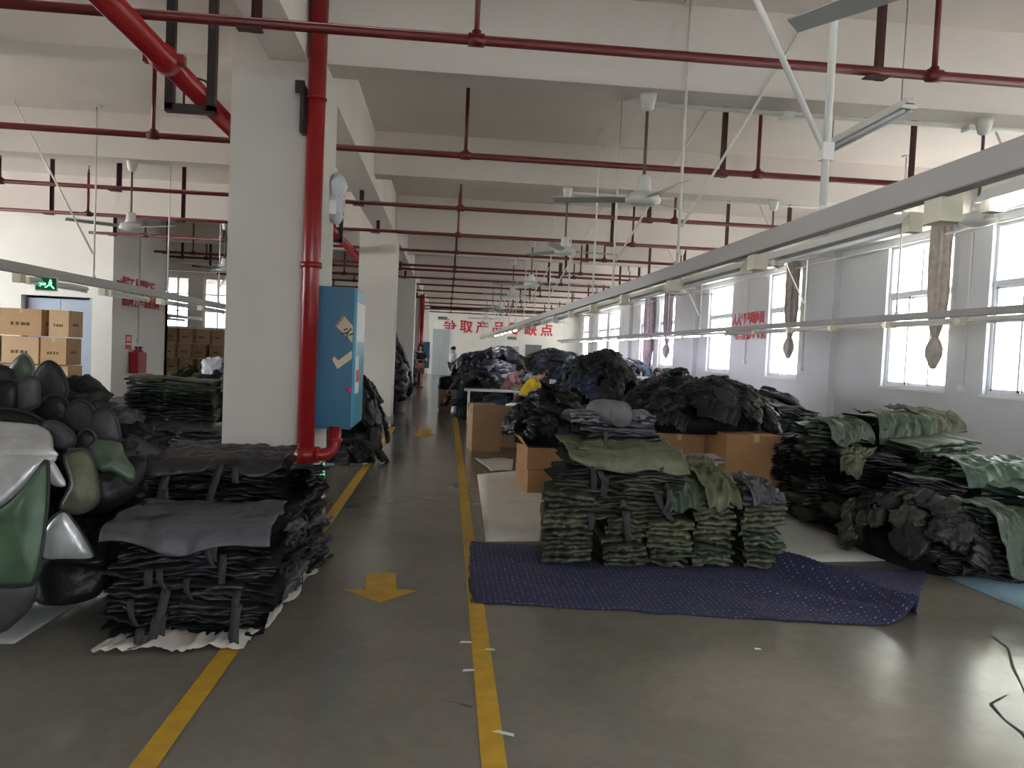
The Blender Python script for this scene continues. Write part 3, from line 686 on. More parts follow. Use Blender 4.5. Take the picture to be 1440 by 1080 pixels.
# ------------------------------------------------------------------ floor cloths and sheets
def sheet(name, corners, m, lab, cat, nx=20, ny=12, amp=0.006, seed=0.0, z=0.006, lift=None, th=0.004, jag=0.0):
    # a cloth or board lying on the floor: bilinear patch with thickness
    c = [Vector((p[0], p[1], 0)) for p in corners]
    top = []
    for j in range(ny + 1):
        for i in range(nx + 1):
            u, v = i / nx, j / ny
            p = c[0] * (1 - u) * (1 - v) + c[1] * u * (1 - v) + c[2] * u * v + c[3] * (1 - u) * v
            if jag and (i in (0, nx) or j in (0, ny)): p += Vector((fbm(p, 6, seed + 5), fbm(p, 6, seed + 9), 0)) * jag
            q = z + amp * (0.5 + fbm(p, 5, seed)) + (lift(u, v) if lift else 0)
            top.append((p.x, p.y, max(z * .6, q)))
    n = len(top); W = nx + 1
    bot = [(x, y, max(0.001, q - th)) for x, y, q in top]
    fs = [(j * W + i, j * W + i + 1, (j + 1) * W + i + 1, (j + 1) * W + i) for j in range(ny) for i in range(nx)]
    rim = [i for i in range(nx)] + [j * W + nx for j in range(ny)] + [ny * W + i for i in range(nx, 0, -1)] + [j * W for j in range(ny, 0, -1)]
    fs2 = [(n + a, n + d, n + cc, n + b) for a, b, cc, d in fs]
    fr = [(rim[k], n + rim[k], n + rim[(k + 1) % len(rim)], rim[(k + 1) % len(rim)]) for k in range(len(rim))]
    mb = MB().add(top + bot, fs, True); mb.f += fs2 + fr; mb.sm += [True] * (len(fs2) + len(fr))
    o = mb.build(name, m); tag(o, lab, cat)
    me = o.data; uv = me.uv_layers.new(name='UVMap')
    co = np.array([v.co[:2] for v in me.vertices]); li = np.zeros(len(me.loops), dtype=np.int32); me.loops.foreach_get('vertex_index', li)
    uv.data.foreach_set('uv', co[li].ravel())
    return o
def rug_lift(u, v):
    q = 0.0
    if u > .25: q += .012 * max(0, math.sin(u * 21 + v * 5 + 1.5 * math.sin(v * 3))) ** 2 * min(1, (u - .25) * 3)
    d = (v - (1.02 - (u - .62) * 2.55))          # ridge running from the back to the far corner
    if u > .58: q += .15 * math.exp(-(d / .075) ** 2) * min(1, (u - .58) * 9)
    d2 = v - (.55 - (u - .55) * 1.2)
    if u > .5: q += .06 * math.exp(-(d2 / .055) ** 2) * min(1, (u - .5) * 6)
    return q
rug = sheet('rug', [(0.208, 4.814), (2.937, 4.465), (3.821, 5.705), (0.253, 6.343)], 'rug_navy', 'navy cloth with white speckled dots spread under the olive bag stacks', 'cloth', 90, 40, .010, 2, .008, rug_lift, .006, .02)
# bend the front edge: pull the middle of the near edge back towards the photo's straight hem
for v in rug.data.vertices:
    x, y, q = v.co
    if x > 0.25:
        t = (x - .25) / 2.8
        if y < 4.95: v.co.y = y + 0.0
sheet('plywood_sheet', [(0.385, 6.379), (1.098, 6.444), (1.800, 10.873), (0.446, 9.812)], 'paper_white', 'off-white board with faint marks lying on the floor by the cartons', 'board', 10, 8, .002, 3, .006)
sheet('paper_sheet', [(0.634, 10.076), (0.925, 10.191), (1.037, 11.269), (0.448, 11.212)], 'paper_white', 'torn white paper sheet with a curled corner beside the aisle line', 'paper', 10, 6, .02, 4, .012)
sheet('floor_board', [(2.680, 5.904), (3.758, 6.047), (3.645, 7.893), (2.676, 7.194)], 'board_grey', 'pale grey board on the floor before the green pile', 'board', 6, 6, .001, 5, .006)
sheet('floor_board', [(3.913, 5.597), (3.962, 4.657), (5.214, 5.530), (5.222, 6.610)], 'board_blue', 'pale blue board peeking out under the right green pile', 'board', 6, 6, .001, 6, .006)
sheet('floor_board', [(-2.003, 9.971), (-1.011, 10.420), (-0.989, 12.400), (-2.221, 12.073)], 'board_blue', 'light blue board under the black heap beyond the near column', 'board', 6, 6, .001, 7, .006)
sheet('floor_board', [(-2.404, 4.053), (-2.134, 4.061), (-2.111, 4.650), (-2.668, 4.624)], 'board_grey', 'pale grey board under the silver and green bags', 'board', 6, 6, .001, 8, .006)
sheet('plastic_sheet', [(-1.676, 3.926), (-0.971, 4.000), (-0.795, 5.763), (-1.566, 6.026)], 'plastic_film', 'crumpled translucent plastic film under the near black stacks', 'plastic sheet', 60, 36, .03, 9, .012,
      lambda u, v: .035 * max(0, fbm((u * 9, v * 9, 0), 1.2, 3)) + (.03 * max(0, fbm((u * 30, v * 20, 0), 1, 5)) if (v < .12 or u > .85) else 0), .003, .07)

# ------------------------------------------------------------------ bag mesh library
def folded_mesh(seed, L=.62, Dp=.46, H=.075, n=3, nx=26, crumple=1.0):
    # a bag folded flat: n soft loops of cloth, one on the other, their rounded folds to the front, open at the ends
    r = random.Random(seed); hz = H / n; NP = 16
    vs = []; fs = []
    tw = r.uniform(-.10, .10)
    for k in range(n):
        o = len(vs)
        yf = -Dp / 2 + r.uniform(0, .05) * crumple; yb = Dp / 2 - r.uniform(0, .06)
        lx = r.uniform(.94, 1.03); sh = r.uniform(-.018, .018); sd = seed * 1.7 + k * 5.3; fat = r.uniform(.85, 1.2); dr = r.uniform(.2, .9)
        sl = r.uniform(-.5, .5)
        for i in range(nx + 1):
            u = -1 + 2 * i / nx
            pinch = 1 - .45 * max(0, fbm((u * 3.1, k, 0), 1.0, sd + 2))
            for q in range(NP):
                an = 2 * PI * q / NP
                cy, cz = math.cos(an), math.sin(an)
                cy = math.copysign(abs(cy) ** .13, cy)                     # flat racetrack
                y = (yf + yb) / 2 - cy * (yb - yf) / 2
                y += (.030 * fbm((u * 2.2, 0, k), 1.2, sd) + .024 * fbm((u * 6.5, 0, k), 1.2, sd + 1)) * crumple * (1 if cy > 0 else .6)
                bulge = hz * .56 * fat * pinch * (1 - .25 * abs(cy) ** 4)
                dia = 1 - 2 * abs(fbm((u * 2.6 + y * 4 * sl, y * 5 + u * sl * 3, k * 3), 1.0, sd + 7))
                z = hz * (k + .5) + cz * bulge
                z += (.012 * fbm((u * 3.2, y * 4, k), 1.0, sd + 4) + .009 * (dia - .4) * (1 if cz > 0 else -.5)) * crumple
                z *= 1 - .32 * abs(u) ** 4 * dr
                z += H * .24 * fbm((u * 1.5, y * 3, 0), 1.0, seed + 2)
                vs.append((u * L / 2 * lx + sh + tw * y + .012 * fbm((y * 8, z * 30, k), 1.0, sd), y, max(.002, z)))
        for i in range(nx):
            for q in range(NP):
                q2 = (q + 1) % NP
                fs.append((o + i * NP + q, o + (i + 1) * NP + q, o + (i + 1) * NP + q2, o + i * NP + q2))
    return MB().add(vs, fs, True).mesh('folded_bag_shape')
def crumpled_mesh(seed, a=.30, b=.24, c=.12, nu=40, nv=22, k=1.0):
    # a slumped soft bag full of creases
    vs = []
    def rg(d, s, sd):
        q = Vector((fbm(d, 1.4, sd + 20), fbm(d, 1.4, sd + 21), fbm(d, 1.4, sd + 22))) * .55
        return (1 - min(1, 2.2 * abs(fbm(d + q, s, sd)))) ** 1.6
    for j in range(nv + 1):
        ph = PI * j / nv
        for i in range(nu):
            th = 2 * PI * i / nu
            d = Vector((math.sin(ph) * math.cos(th), math.sin(ph) * math.sin(th), -math.cos(ph)))
            s = 1 / max(abs(d.x) ** 3 + abs(d.y) ** 3 + abs(d.z) ** 3, .2) ** (1 / 3)
            s *= .62 + k * (.24 * rg(d, 1.5, seed) + .17 * rg(d, 3.1, seed + 3) + .06 * rg(d, 6.5, seed + 5)) + .24 * fbm(d, 1.2, seed + 6)
            vs.append((d.x * s * a, d.y * s * b, d.z * s * c))
    fs = [(j * nu + i, j * nu + (i + 1) % nu, (j + 1) * nu + (i + 1) % nu, (j + 1) * nu + i) for j in range(nv) for i in range(nu)]
    return MB().add(vs, fs, True).mesh('loose_bag_shape')
def flap_mesh(seed, L=.6, Dp=.45, over=.12, th=.007, nx=26, ny=20, amp=.026):
    # smooth panel that lies on a stack, its edges hanging over
    top = []
    for j in range(ny + 1):
        for i in range(nx + 1):
            u, v = -1 + 2 * i / nx, -1 + 2 * j / ny
            ex, ey = max(0, abs(u) - .80) / .2, max(0, abs(v) - .76) / .24
            an = math.atan2(v, u); rr = (1 - .16 * (abs(u) ** 4) * (abs(v) ** 4)) * (1 + .22 * fbm((math.cos(an), math.sin(an), 0), 1.6, seed))
            x = u * L / 2 * rr; y = v * Dp / 2 * rr
            cr = 1 - min(1, 2.4 * abs(fbm((u + .5 * fbm((u, v, 5), 1.5, seed), v, 2), 1.5, seed + 2)))
            z = .02 + amp * (1.2 * fbm((u, v, 0), 1.4, seed + 1) + 1.1 * cr) + .012 * fbm((u, v, 0), 4, seed)
            z -= over * (ex ** 1.7) * (.3 + .9 * abs(fbm((v * .55, 0, 0), 2, seed))) + over * (ey ** 1.7) * (.25 + abs(fbm((u * .55, 1, 0), 2.3, seed + 5)))
            top.append((x, y, z))
    n = len(top); W = nx + 1
    bot = [(x, y, z - th) for x, y, z in top]
    fs = [(j * W + i, j * W + i + 1, (j + 1) * W + i + 1, (j + 1) * W + i) for j in range(ny) for i in range(nx)]
    fs2 = [(n + a, n + d, n + c2, n + b) for a, b, c2, d in fs]
    rim = [i for i in range(nx)] + [j * W + nx for j in range(ny)] + [ny * W + i for i in range(nx, 0, -1)] + [j * W for j in range(ny, 0, -1)]
    fr = [(rim[k], n + rim[k], n + rim[(k + 1) % len(rim)], rim[(k + 1) % len(rim)]) for k in range(len(rim))]
    return MB().add(top + bot, fs + fs2 + fr, True).mesh('bag_flap_shape')
def strap_mesh(seed, ln=.2, wd=.03, drop=.10):
    r = random.Random(seed); vs = []; N = 12; tw = r.uniform(-.8, .8); sw = r.uniform(-.25, .25)
    for i in range(N + 1):
        t = i / N
        if t < .35: y, z = .05 - .05 * t / .35 * 1.1, .01 + .012 * math.sin(t / .35 * PI / 2)
        else:
            s = (t - .35) / .65; y, z = -.006 - .02 * math.sin(s * PI) - .012 * s, .022 - drop * s
        a = tw * t; x = sw * ln * t ** 2
        dx, dy = math.cos(a) * wd / 2, math.sin(a) * wd / 2 * .5
        for q in (0, .004): vs += [(x - dx, y - dy - q, z + q * .3), (x + dx, y + dy - q, z + q * .3)]
    fs = []
    for i in range(N):
        o = 4 * i
        fs += [(o, o + 1, o + 5, o + 4), (o + 2, o + 6, o + 7, o + 3), (o, o + 4, o + 6, o + 2), (o + 1, o + 3, o + 7, o + 5)]
    return MB().add(vs, fs, True).mesh('strap_shape')
FOLD = [folded_mesh(11 + k, n=2) for k in range(7)]
FOLD3 = [folded_mesh(41 + k, n=3, crumple=1.25) for k in range(6)]
FOLDX = [folded_mesh(71 + k, n=4, H=.09, crumple=1.5, nx=30) for k in range(6)]
SCRAP = [folded_mesh(91 + k, L=.5, Dp=.36, n=2, H=.10, crumple=2.6, nx=24) for k in range(6)]
LOOSE = [crumpled_mesh(100 + k) for k in range(9)]
FLAP = [flap_mesh(140 + k) for k in range(5)]
STRAP = [strap_mesh(160 + k, drop=.07 + .03 * k) for k in range(5)] + [strap_mesh(170 + k, ln=.5, wd=.036, drop=.24 + .05 * k) for k in range(3)]

def bag(me, m, loc, rz, sc, lab, grp, straps=0, flap=None, tilt=(0, 0), rr=rnd, nm='folded_bag', strapm='webbing'):
    o = inst(nm, me, m, None, loc, (tilt[0], tilt[1], rz), sc)
    tag(o, lab, 'bag', grp)
    for s in range(straps):
        u = rr.uniform(-.22, .22)
        inst('strap', rr.choice(STRAP), strapm, o, (u, -.235, .062), (0, 0, rr.uniform(-.25, .25)))
    if flap is not None:
        inst('flap', rr.choice(FLAP), flap, o, (0, 0, .07), (0, 0, 0))
    return o
def stack(x, y, rz, n, h, L, Dp, mats, what, where, grp, z0=0.0, seed=1, lib=None, straps=0.0, top=None, jit=.02, lean=(0, 0), tilt=0.05, topflap=None):
    r = random.Random(seed); lib = lib or FOLD; z = z0
    for k in range(n):
        hk = h * r.uniform(.88, 1.12); t = k / max(1, n - 1)
        m = r.choice(mats)
        if top and k >= n - len(top): m = top[k - (n - len(top))]
        pos = 'topmost' if k == n - 1 else (ORD[k] if k < len(ORD) else 'one of the upper')
        nice = m.replace('_fabric', '').replace('_', ' ')
        lab = '%s %s, %s %s' % (nice, what, pos, where)
        bag(r.choice(lib), m, (x + r.uniform(-jit, jit) + lean[0] * t, y + r.uniform(-jit, jit) + lean[1] * t, z), rz + r.uniform(-.07, .07),
            (L / .62 * r.uniform(.95, 1.05), Dp / .46, hk / .075), lab, grp, straps=(1 + (r.random() < .5)) if r.random() < straps else 0,
            flap=(topflap if (topflap and k == n - 1) else None), tilt=(r.uniform(-tilt, tilt) * .5, r.uniform(-tilt, tilt)), rr=r)
        z += hk * .90
    return z
def heap(name, lab, cx, cy, rx, ry, h, n, mats, itemlab, grp, seed, z0=0.0, sc=1.0, core='black_fabric', pw=.6, lib=None, front=True, indiv=True, nm='loose_bag'):
    r = random.Random(seed)
    def dome(x, y, q): return h * max(0.0, 1 - q * q) ** pw * (1 + .55 * fbm((x, y, 0), 1.1 / max(.6, (rx + ry) / 2), seed + .5))
    # solid heart of the heap, an uncounted mass of cloth
    nu, nv = 64, 20; vs = []
    for j in range(nv + 1):
        q = j / nv
        for i in range(nu):
            th = 2 * PI * i / nu
            x, y = cx + rx * .78 * q * math.cos(th), cy + ry * .78 * q * math.sin(th)
            z = z0 + max(.0, dome(x, y, q) * .80 + (.12 * fbm((x, y, 0), 3, seed) - .10 * abs(fbm((x, y, 2), 5, seed))) * (1 - q ** 3))
            vs.append((x, y, z))
    fs = [(j * nu + i, (j + 1) * nu + i, (j + 1) * nu + (i + 1) % nu, j * nu + (i + 1) % nu) for j in range(nv) for i in range(nu)]
    fs.append(tuple(nv * nu + i for i in range(nu)))
    mb = MB().add(vs, fs, True)
    if indiv:
        tag(mb.build(name, core), lab, 'heap', kind='stuff')
    items = []
    k = 0; g = 0
    while k < n and g < n * 6:
        g += 1
        q = math.sqrt(((g + .5) / (n * 1.35)) % 1.0); th = g * 2.39996 + r.uniform(-.25, .25)
        if front and math.sin(th) * q > .45: continue
        x, y = cx + rx * q * math.cos(th), cy + ry * q * math.sin(th)
        zz = z0 + dome(x, y, q) + r.uniform(-.05, .05) * sc
        # slope of the dome gives the tilt of the bag
        gr = 2 * pw * h * q * max(.12, 1 - q * q) ** (pw - 1)
        nx_, ny_ = gr * math.cos(th) / rx, gr * math.sin(th) / ry
        nrm = Vector((nx_, ny_, 1)).normalized()
        rot = nrm.to_track_quat('Z', 'Y').to_euler()
        M = nrm.to_track_quat('Z', 'Y').to_matrix() @ Matrix.Rotation(r.uniform(0, 6.28), 3, 'Z')
        me = r.choice(lib or (LOOSE + SCRAP + SCRAP + FLAP[:2])); m = r.choice(mats)
        s = sc * r.uniform(.75, 1.15)
        items.append((me, m, (x, y, max(z0 + .05 * sc, zz)), M.to_euler(), s)); k += 1
    if indiv:
        for me, m, loc, rot, s in items:
            nice = m.replace('_fabric', '').replace('_', ' ')
            o = inst(nm, me, m, None, loc, rot, (s, s, s * r.uniform(.8, 1.2))); tag(o, '%s %s' % (nice, itemlab), 'bag', nice + ' ' + grp)
    else:
        byv = {}
        for me, m, loc, rot, s in items:
            b = byv.setdefault(m, MB())
            T = Matrix.LocRotScale(Vector(loc), rot, Vector((s, s, s)))
            vs = [T @ v.co for v in me.vertices]
            b.add(vs, [tuple(p.vertices) for p in me.polygons], True)
        o = tag(mb.build(name, core), lab, 'heap', kind='stuff')
        for m, b in byv.items(): tag(b.build('loose_bags', m, o), kind='stuff')

def drape(x0, x1, prof, m, lab, seed, rz=0.0, hem=.05, th=.008, amp=.026, taper=0.0):
    # a cloth lying over an edge: profile of (y, z) swept in x, with folds and an uneven hem
    P = [Vector((0, y, z)) for y, z in prof]; ln = [0.0]
    for a, b in zip(P, P[1:]): ln.append(ln[-1] + (b - a).length)
    nx, nv = 44, 34; top = []
    xc, yc = (x0 + x1) / 2, sum(p[0] for p in prof) / len(prof)
    for j in range(nv + 1):
        for i in range(nx + 1):
            u = i / nx; v = j / nv
            L = ln[-1] * (1 - hem * (1 + 2.2 * fbm((u * 2.2, 0, 0), 1.3, seed)) * 1.5) * v
            k = max(q for q in range(len(ln)) if ln[q] <= L + 1e-9); k = min(k, len(P) - 2)
            t = (L - ln[k]) / max(1e-6, ln[k + 1] - ln[k]); p = P[k].lerp(P[k + 1], t); d = (P[k + 1] - P[k]).normalized()
            nr = Vector((0, -d.z * -1, 0)); nr = Vector((0, d.z, -d.y)) if d.y < 0 else Vector((0, -d.z, d.y))
            w_ = v ** 1.2
            cr = 1 - min(1, 2.2 * abs(fbm((u * 3 + v * .8, v * 1.4, 0), 1.3, seed + 3)))
            c2 = 1 - min(1, 2.6 * abs(fbm((u * 7 + v * 3 + fbm((u * 3, v * 3, 2), 1.2, seed), v * 4 - u * 2, 3), 1.2, seed + 6)))
            c3 = 1 - min(1, 2.6 * abs(fbm((u * 5 - v * 4, v * 6 + u, 7), 1.5, seed + 9)))
            off = amp * (1.1 * fbm((u * 2.4, v * 2, 1), 1.4, seed + 1) + .7 * cr + .75 * c2 + .4 * c3 + .5 * math.sin(u * 15 + seed + 3 * v + 4 * fbm((u * 2, v * 2, 0), 1, seed)) * w_)
            x = xc + (u - .5) * (x1 - x0) * (1 - taper * v) + .03 * fbm((u, v * 2, 4), 1.6, seed + 7)
            q = p + nr * (.012 + off)
            top.append((x - xc, q.y - yc, q.z))
    n = len(top); W = nx + 1
    bot = [(x, y + th * .5, z - th) for x, y, z in top]
    fs = [(j * W + i, j * W + i + 1, (j + 1) * W + i + 1, (j + 1) * W + i) for j in range(nv) for i in range(nx)]
    fs2 = [(n + a, n + d2, n + c2, n + b) for a, b, c2, d2 in fs]
    rim = [i for i in range(nx)] + [j * W + nx for j in range(nv)] + [nv * W + i for i in range(nx, 0, -1)] + [j * W for j in range(nv, 0, -1)]
    fr = [(rim[k], n + rim[k], n + rim[(k + 1) % len(rim)], rim[(k + 1) % len(rim)]) for k in range(len(rim))]
    o = MB().add(top + bot, fs + fs2 + fr, True).build('bag_panel', m, None, (xc, yc, 0), rz); tag(o, lab, 'bag')
    return o
LOWB = [crumpled_mesh(200 + k, nu=14, nv=8) for k in range(7)]

# ------------------------------------------------------------------ cartons
def carton(x, y, z, sx, sy, sz, rz, m, lab, grp=None, openf=False, tape=True, ink=0, flaps=None, name='carton'):
    r = empty(name, (x, y, z), rz); tag(r, lab, 'box', grp)
    t = .008; X, Y = sx / 2, sy / 2
    if openf:
        MB().box(-X, X, -Y, -Y + t, 0, sz).box(-X, X, Y - t, Y, 0, sz).box(-X, -X + t, -Y + t, Y - t, 0, sz).box(X - t, X, -Y + t, Y - t, 0, sz).box(-X + t, X - t, -Y + t, Y - t, 0, t).build('body', m, r)
        for k, (ang, side) in enumerate(flaps or []):
            L = (sx if side in 'fb' else sy); dpt = .15
            f = MB().box(-L / 2, L / 2, -t / 2, t / 2, 0, dpt).build('flap', m, r)
            if side == 'f': f.location = (0, -Y + t / 2, sz); f.rotation_euler = (ang, 0, 0)
            if side == 'b': f.location = (0, Y - t / 2, sz); f.rotation_euler = (-ang, 0, 0)
            if side == 'l': f.location = (-X + t / 2, 0, sz); f.rotation_euler = (ang, 0, -PI / 2)
            if side == 'r': f.location = (X - t / 2, 0, sz); f.rotation_euler = (ang, 0, PI / 2)
    else:
        MB().box(-X, X, -Y, Y, 0, sz).build('body', m, r)
        MB().box(-X + .002, X - .002, -.003, .003, sz - .0005, sz + .0012).build('lid_seam', 'carton_ink', r)
        if tape: MB().box(-.03, .03, -Y - .002, Y + .002, sz, sz + .002).box(-.03, .03, -Y - .002, -Y, sz - .08, sz).build('tape', 'carton_tape', r)
    if ink:
        b = MB(); rr = random.Random(int(x * 100 + z * 31))
        for k in range(4):
            w_ = sx * .5 / 4
            b.box(-sx * .25 + k * w_, -sx * .25 + k * w_ + w_ * rr.uniform(.5, .85), -Y - .0015, -Y, sz * .38, sz * .38 + sz * .13 * rr.uniform(.7, 1))
        b.build('faded_print', 'carton_ink', r)
        b = MB()
        for k in range(3):
            b.box(X, X + .0015, -sy * .2 + k * sy * .13, -sy * .2 + k * sy * .13 + sy * .09, sz * .42, sz * .52)
        b.build('faded_print', 'carton_ink', r)
    return r
# cartons on the aisle side of the sewing tables
carton(.64, 12.42, 0, .46, .62, .58, .10, 'carton_tan', 'tall open tan carton beside the yellow aisle line', None, True, flaps=[(0.02, 'f'), (-.25, 'l'), (.3, 'b')])
for i, (x, y, z, m, lb) in enumerate([(.58, 12.35, .56, 'olive_dark_fabric', 'olive scrap bulging from the tall open carton'), (.74, 12.5, .58, 'black_fabric', 'black bag bulging from the tall open carton'), (.60, 12.55, .60, 'green_fabric', 'green scrap at the back of the tall open carton')]):
    bag(SCRAP[i], m, (x, y, z), i * 1.1, (.62, .62, .9), lb, None, nm='loose_bag')
carton(1.03, 13.0, 0, .40, .5, .55, 0, 'carton_pale', 'dark-filled carton standing behind the tall tan carton', None, True, flaps=[(.2, 'f')])
carton(1.2, 9.0, 0, .55, .66, .27, .12, 'carton_rust', 'lower brown carton under the big black bag bundle', None, False, False)
carton(1.2, 9.0, .275, .56, .64, .24, .10, 'carton_rust', 'upper brown carton with splayed flaps under the black bundle', None, True, flaps=[(.6, 'l'), (-.5, 'r')])
carton(3.50, 8.72, 0, .70, .72, .78, .0, 'carton_rust', 'large brown carton left of the green pile', None, False)
carton(2.80, 9.35, 0, .66, .66, .70, .05, 'carton_rust', 'brown carton half hidden behind the grey stack', None, False)
o = empty('waste_bin', (.12, 19.9, 0)); tag(o, 'brown cardboard drum full of black cloth at the end of the table row', 'bin')
MB().lathe([(.27, 0), (.30, .1), (.31, .6), (.30, .62)], 14).build('drum', 'carton_tan', o)
MB().lathe([(.315, .56), (.33, .6), (.33, .8), (.28, .86), (.1, .9)], 14).build('liner_bag', 'black_fabric', o)
# cartons before the loading gate
r_ = random.Random(5)
k = 0
NAMEC = ['bottom', 'second', 'third', 'top']
for row, zc in enumerate((0, .5, 1.0, 1.5)):
    for col, (xc, sx) in enumerate(((-9.3, .72), (-8.5, .74), (-7.6, .62), (-7.02, .44)) if row % 2 == 0 else ((-9.2, .7), (-8.4, .75), (-7.63, .70), (-6.98, .34))):
        if sx < .25: continue
        carton(xc, 14.75 + .08 * (row % 2), zc, sx, .55, .48, r_.uniform(-.03, .03), 'carton_tan' if (row + col) % 2 else 'carton_pale',
               'tan carton in the %s row of the gate pile, %s from the gate jamb' % (NAMEC[row], NTH[3 - col]), 'cartons piled by the gate', ink=1)
# cartons stacked in the far left bay
for row, zc in enumerate((0, .47, .94, 1.41)):
    for col in range(6):
        xc = -9.15 + col * .47 + (.1 if row % 2 else 0)
        if row == 3 and col in (2,): zc2 = zc
        carton(xc, 25.2 + r_.uniform(-.15, .15), zc, .40, .52, .45, r_.uniform(-.05, .05), r_.choice(['carton_tan', 'carton_pale']),
               'tan carton in the %s row of the far window pile, %s from the block' % (NAMEC[row], NTH[col]), 'cartons piled by the far windows', ink=1)
tag(crumpled_mesh(300, .35, .3, .34), None) if False else None
wb = inst('plastic_bag', crumpled_mesh(301, .24, .22, .26), 'white_bag', None, (-4.45, 15.3, 1.0)); tag(wb, 'white clear plastic sack on the dark stack left of the column', 'sack')

# ------------------------------------------------------------------ stacks on the navy cloth
OL = ['olive_dark_fabric', 'olive_dark_fabric', 'olive_fabric', 'olive_dark_fabric']
OLM = ['olive_dark_fabric', 'olive_fabric', 'olive_fabric', 'green_fabric']
G = 'folded bags stacked on the navy cloth'
z = .014
cols = [(.98, 5.86, 7, .37, .088, OL, 0), (1.38, 5.86, 5, .33, .082, OL, 0), (1.75, 5.86, 5, .34, .082, OL, 0.06), (2.08, 5.88, 7, .32, .084, OLM, 0), (2.46, 5.86, 7, .34, .086, OLM, 0)]
names = ['of the first front navy-cloth stack', 'of the second front navy-cloth stack', 'of the third front navy-cloth stack', 'of the fourth front navy-cloth stack', 'of the fifth front navy-cloth stack']
for i, (x, y, n, L, h, ms, tl) in enumerate(cols):
    stack(x, y, (-.10, .03, -.06, .04, -.02)[i], n, h, L, .50, ms, 'folded fabric bag', names[i], G, z, 20 + i, FOLD, 0, jit=.018, tilt=.12,
          top=(['slate_fabric'] if i == 4 else (['olive_light_fabric'] if i == 3 else None)))
zt = stack(1.40, 5.98, .04, 6, .066, .98, .60, ['olive_dark_fabric', 'charcoal_fabric', 'olive_dark_fabric'], 'wide strapped bag', 'of the wide stack on the front stacks', 'wide bags on the olive stacks', .385, 31, FOLDX, .9, lean=(-.03, 0), tilt=.05)
bag(FOLDX[1], 'olive_dark_fabric', (1.36, 5.98, zt), -.02, (1.38, 1.2, .8), 'olive dark wide bag with straps just below the green-topped ones', None, 2, tilt=(0, .07))
bag(FOLDX[2], 'olive_light_fabric', (1.37, 6.0, zt + .06), .03, (1.28, 1.2, .75), 'light olive bag just under the smooth olive cloth', None, 0, None, tilt=(.02, .10))
bag(FOLD[2], 'charcoal_fabric', (1.42, 6.25, zt + .16), .1, (1.0, 1.0, 1.2), 'charcoal bag with loose straps under the rolled grey bags', None, 1)
bag(FOLD3[3], 'slate_fabric', (1.40, 6.3, zt + .24), -.1, (.95, 1.0, 1.1), 'slate bag crushed under the rolled grey bags', None, 0)
bag(FOLD3[1], 'grey_fabric', (1.16, 6.3, zt + .31), .1, (.55, .8, 1.2), 'grey folded bag at the left end of the topmost row', None, 0)
bag(FOLD3[4], 'grey_fabric', (1.56, 6.3, zt + .31), -.15, (.55, .8, 1.3), 'grey folded bag at the right end of the topmost row', None, 0)
o = empty('rolled_bag', (1.33, 6.22, zt + .40), .35); tag(o, 'grey rolled bag with a round end on top of the olive stacks', 'bag')
mb = MB().tube([(-.0, -.2, 0), (0, -.1, 0), (0, 0.05, .0), (0, .2, 0)], [.10, .105, .1, .09], 20)
mb.v = [tuple(Vector(v) * (1 + .12 * fbm(v, 9, 3))) for v in mb.v]; mb.build('body', 'grey_fabric', o)
MB().tube([(.10 * math.cos(a), -.2, .10 * math.sin(a)) for a in [2 * PI * k / 20 for k in range(20)]], .006, 5, closed=True).build('piping', 'slate_fabric', o)
# behind and to the right on the cloth
zt2 = stack(2.30, 6.5, .05, 7, .09, .6, .5, ['olive_fabric', 'charcoal_fabric', 'green_fabric'], 'folded bag', 'of the stack behind the right front stacks', 'folded bags behind the front stacks', .014, 35, FOLD, .2)
drape(.92, 1.84, [(6.3, zt + .17), (5.80, zt + .12), (5.70, zt + .07), (5.67, zt - .03)], 'olive_light_fabric', 'light olive cloth smoothed over the wide stack, below the grey bags', 21, .03, amp=.022, hem=.06)
drape(1.92, 2.30, [(6.3, .74), (5.86, .66), (5.68, .56), (5.63, .42)], 'olive_light_fabric', 'pale olive cloth slumped over the fourth front stack', 22, .12, taper=.3, amp=.035)
drape(1.74, 2.04, [(6.25, .70), (5.85, .60), (5.7, .48), (5.66, .38)], 'green_fabric', 'green cloth slumped between the wide stack and the fourth stack', 23, -.1, amp=.035)
drape(2.28, 2.62, [(6.15, .64), (5.74, .61), (5.64, .56), (5.61, .49)], 'slate_fabric', 'slate rounded cloth lying on the fifth front stack', 24, .1, taper=.25)
stack(2.30, 7.1, -.12, 9, .085, .55, .5, ['slate_fabric', 'grey_fabric', 'charcoal_fabric'], 'folded bag', 'of the grey stack before the brown carton', 'grey bags before the carton', .0, 37, FOLD3, .1, top=['grey_fabric', 'grey_fabric', 'slate_fabric', 'grey_fabric'], tilt=.12)
# black bundle on the aisle-side carton
heap('bag_bundle', 'big rounded black bundle of bags on the aisle-side cartons', 1.18, 9.1, .44, .45, .46, 34, ['black_fabric'], 'bag crammed into the bundle on the aisle-side cartons', 'bags of the bundle', 51, .53, .62, pw=.35, nm='bundle_bag')
bag(FLAP[4], 'slate_fabric', (1.62, 8.75, .93), .5, (.3, .4, 1), 'small slate flap sticking out beside the black bundle', None, nm='loose_bag', tilt=(.2, -.9))

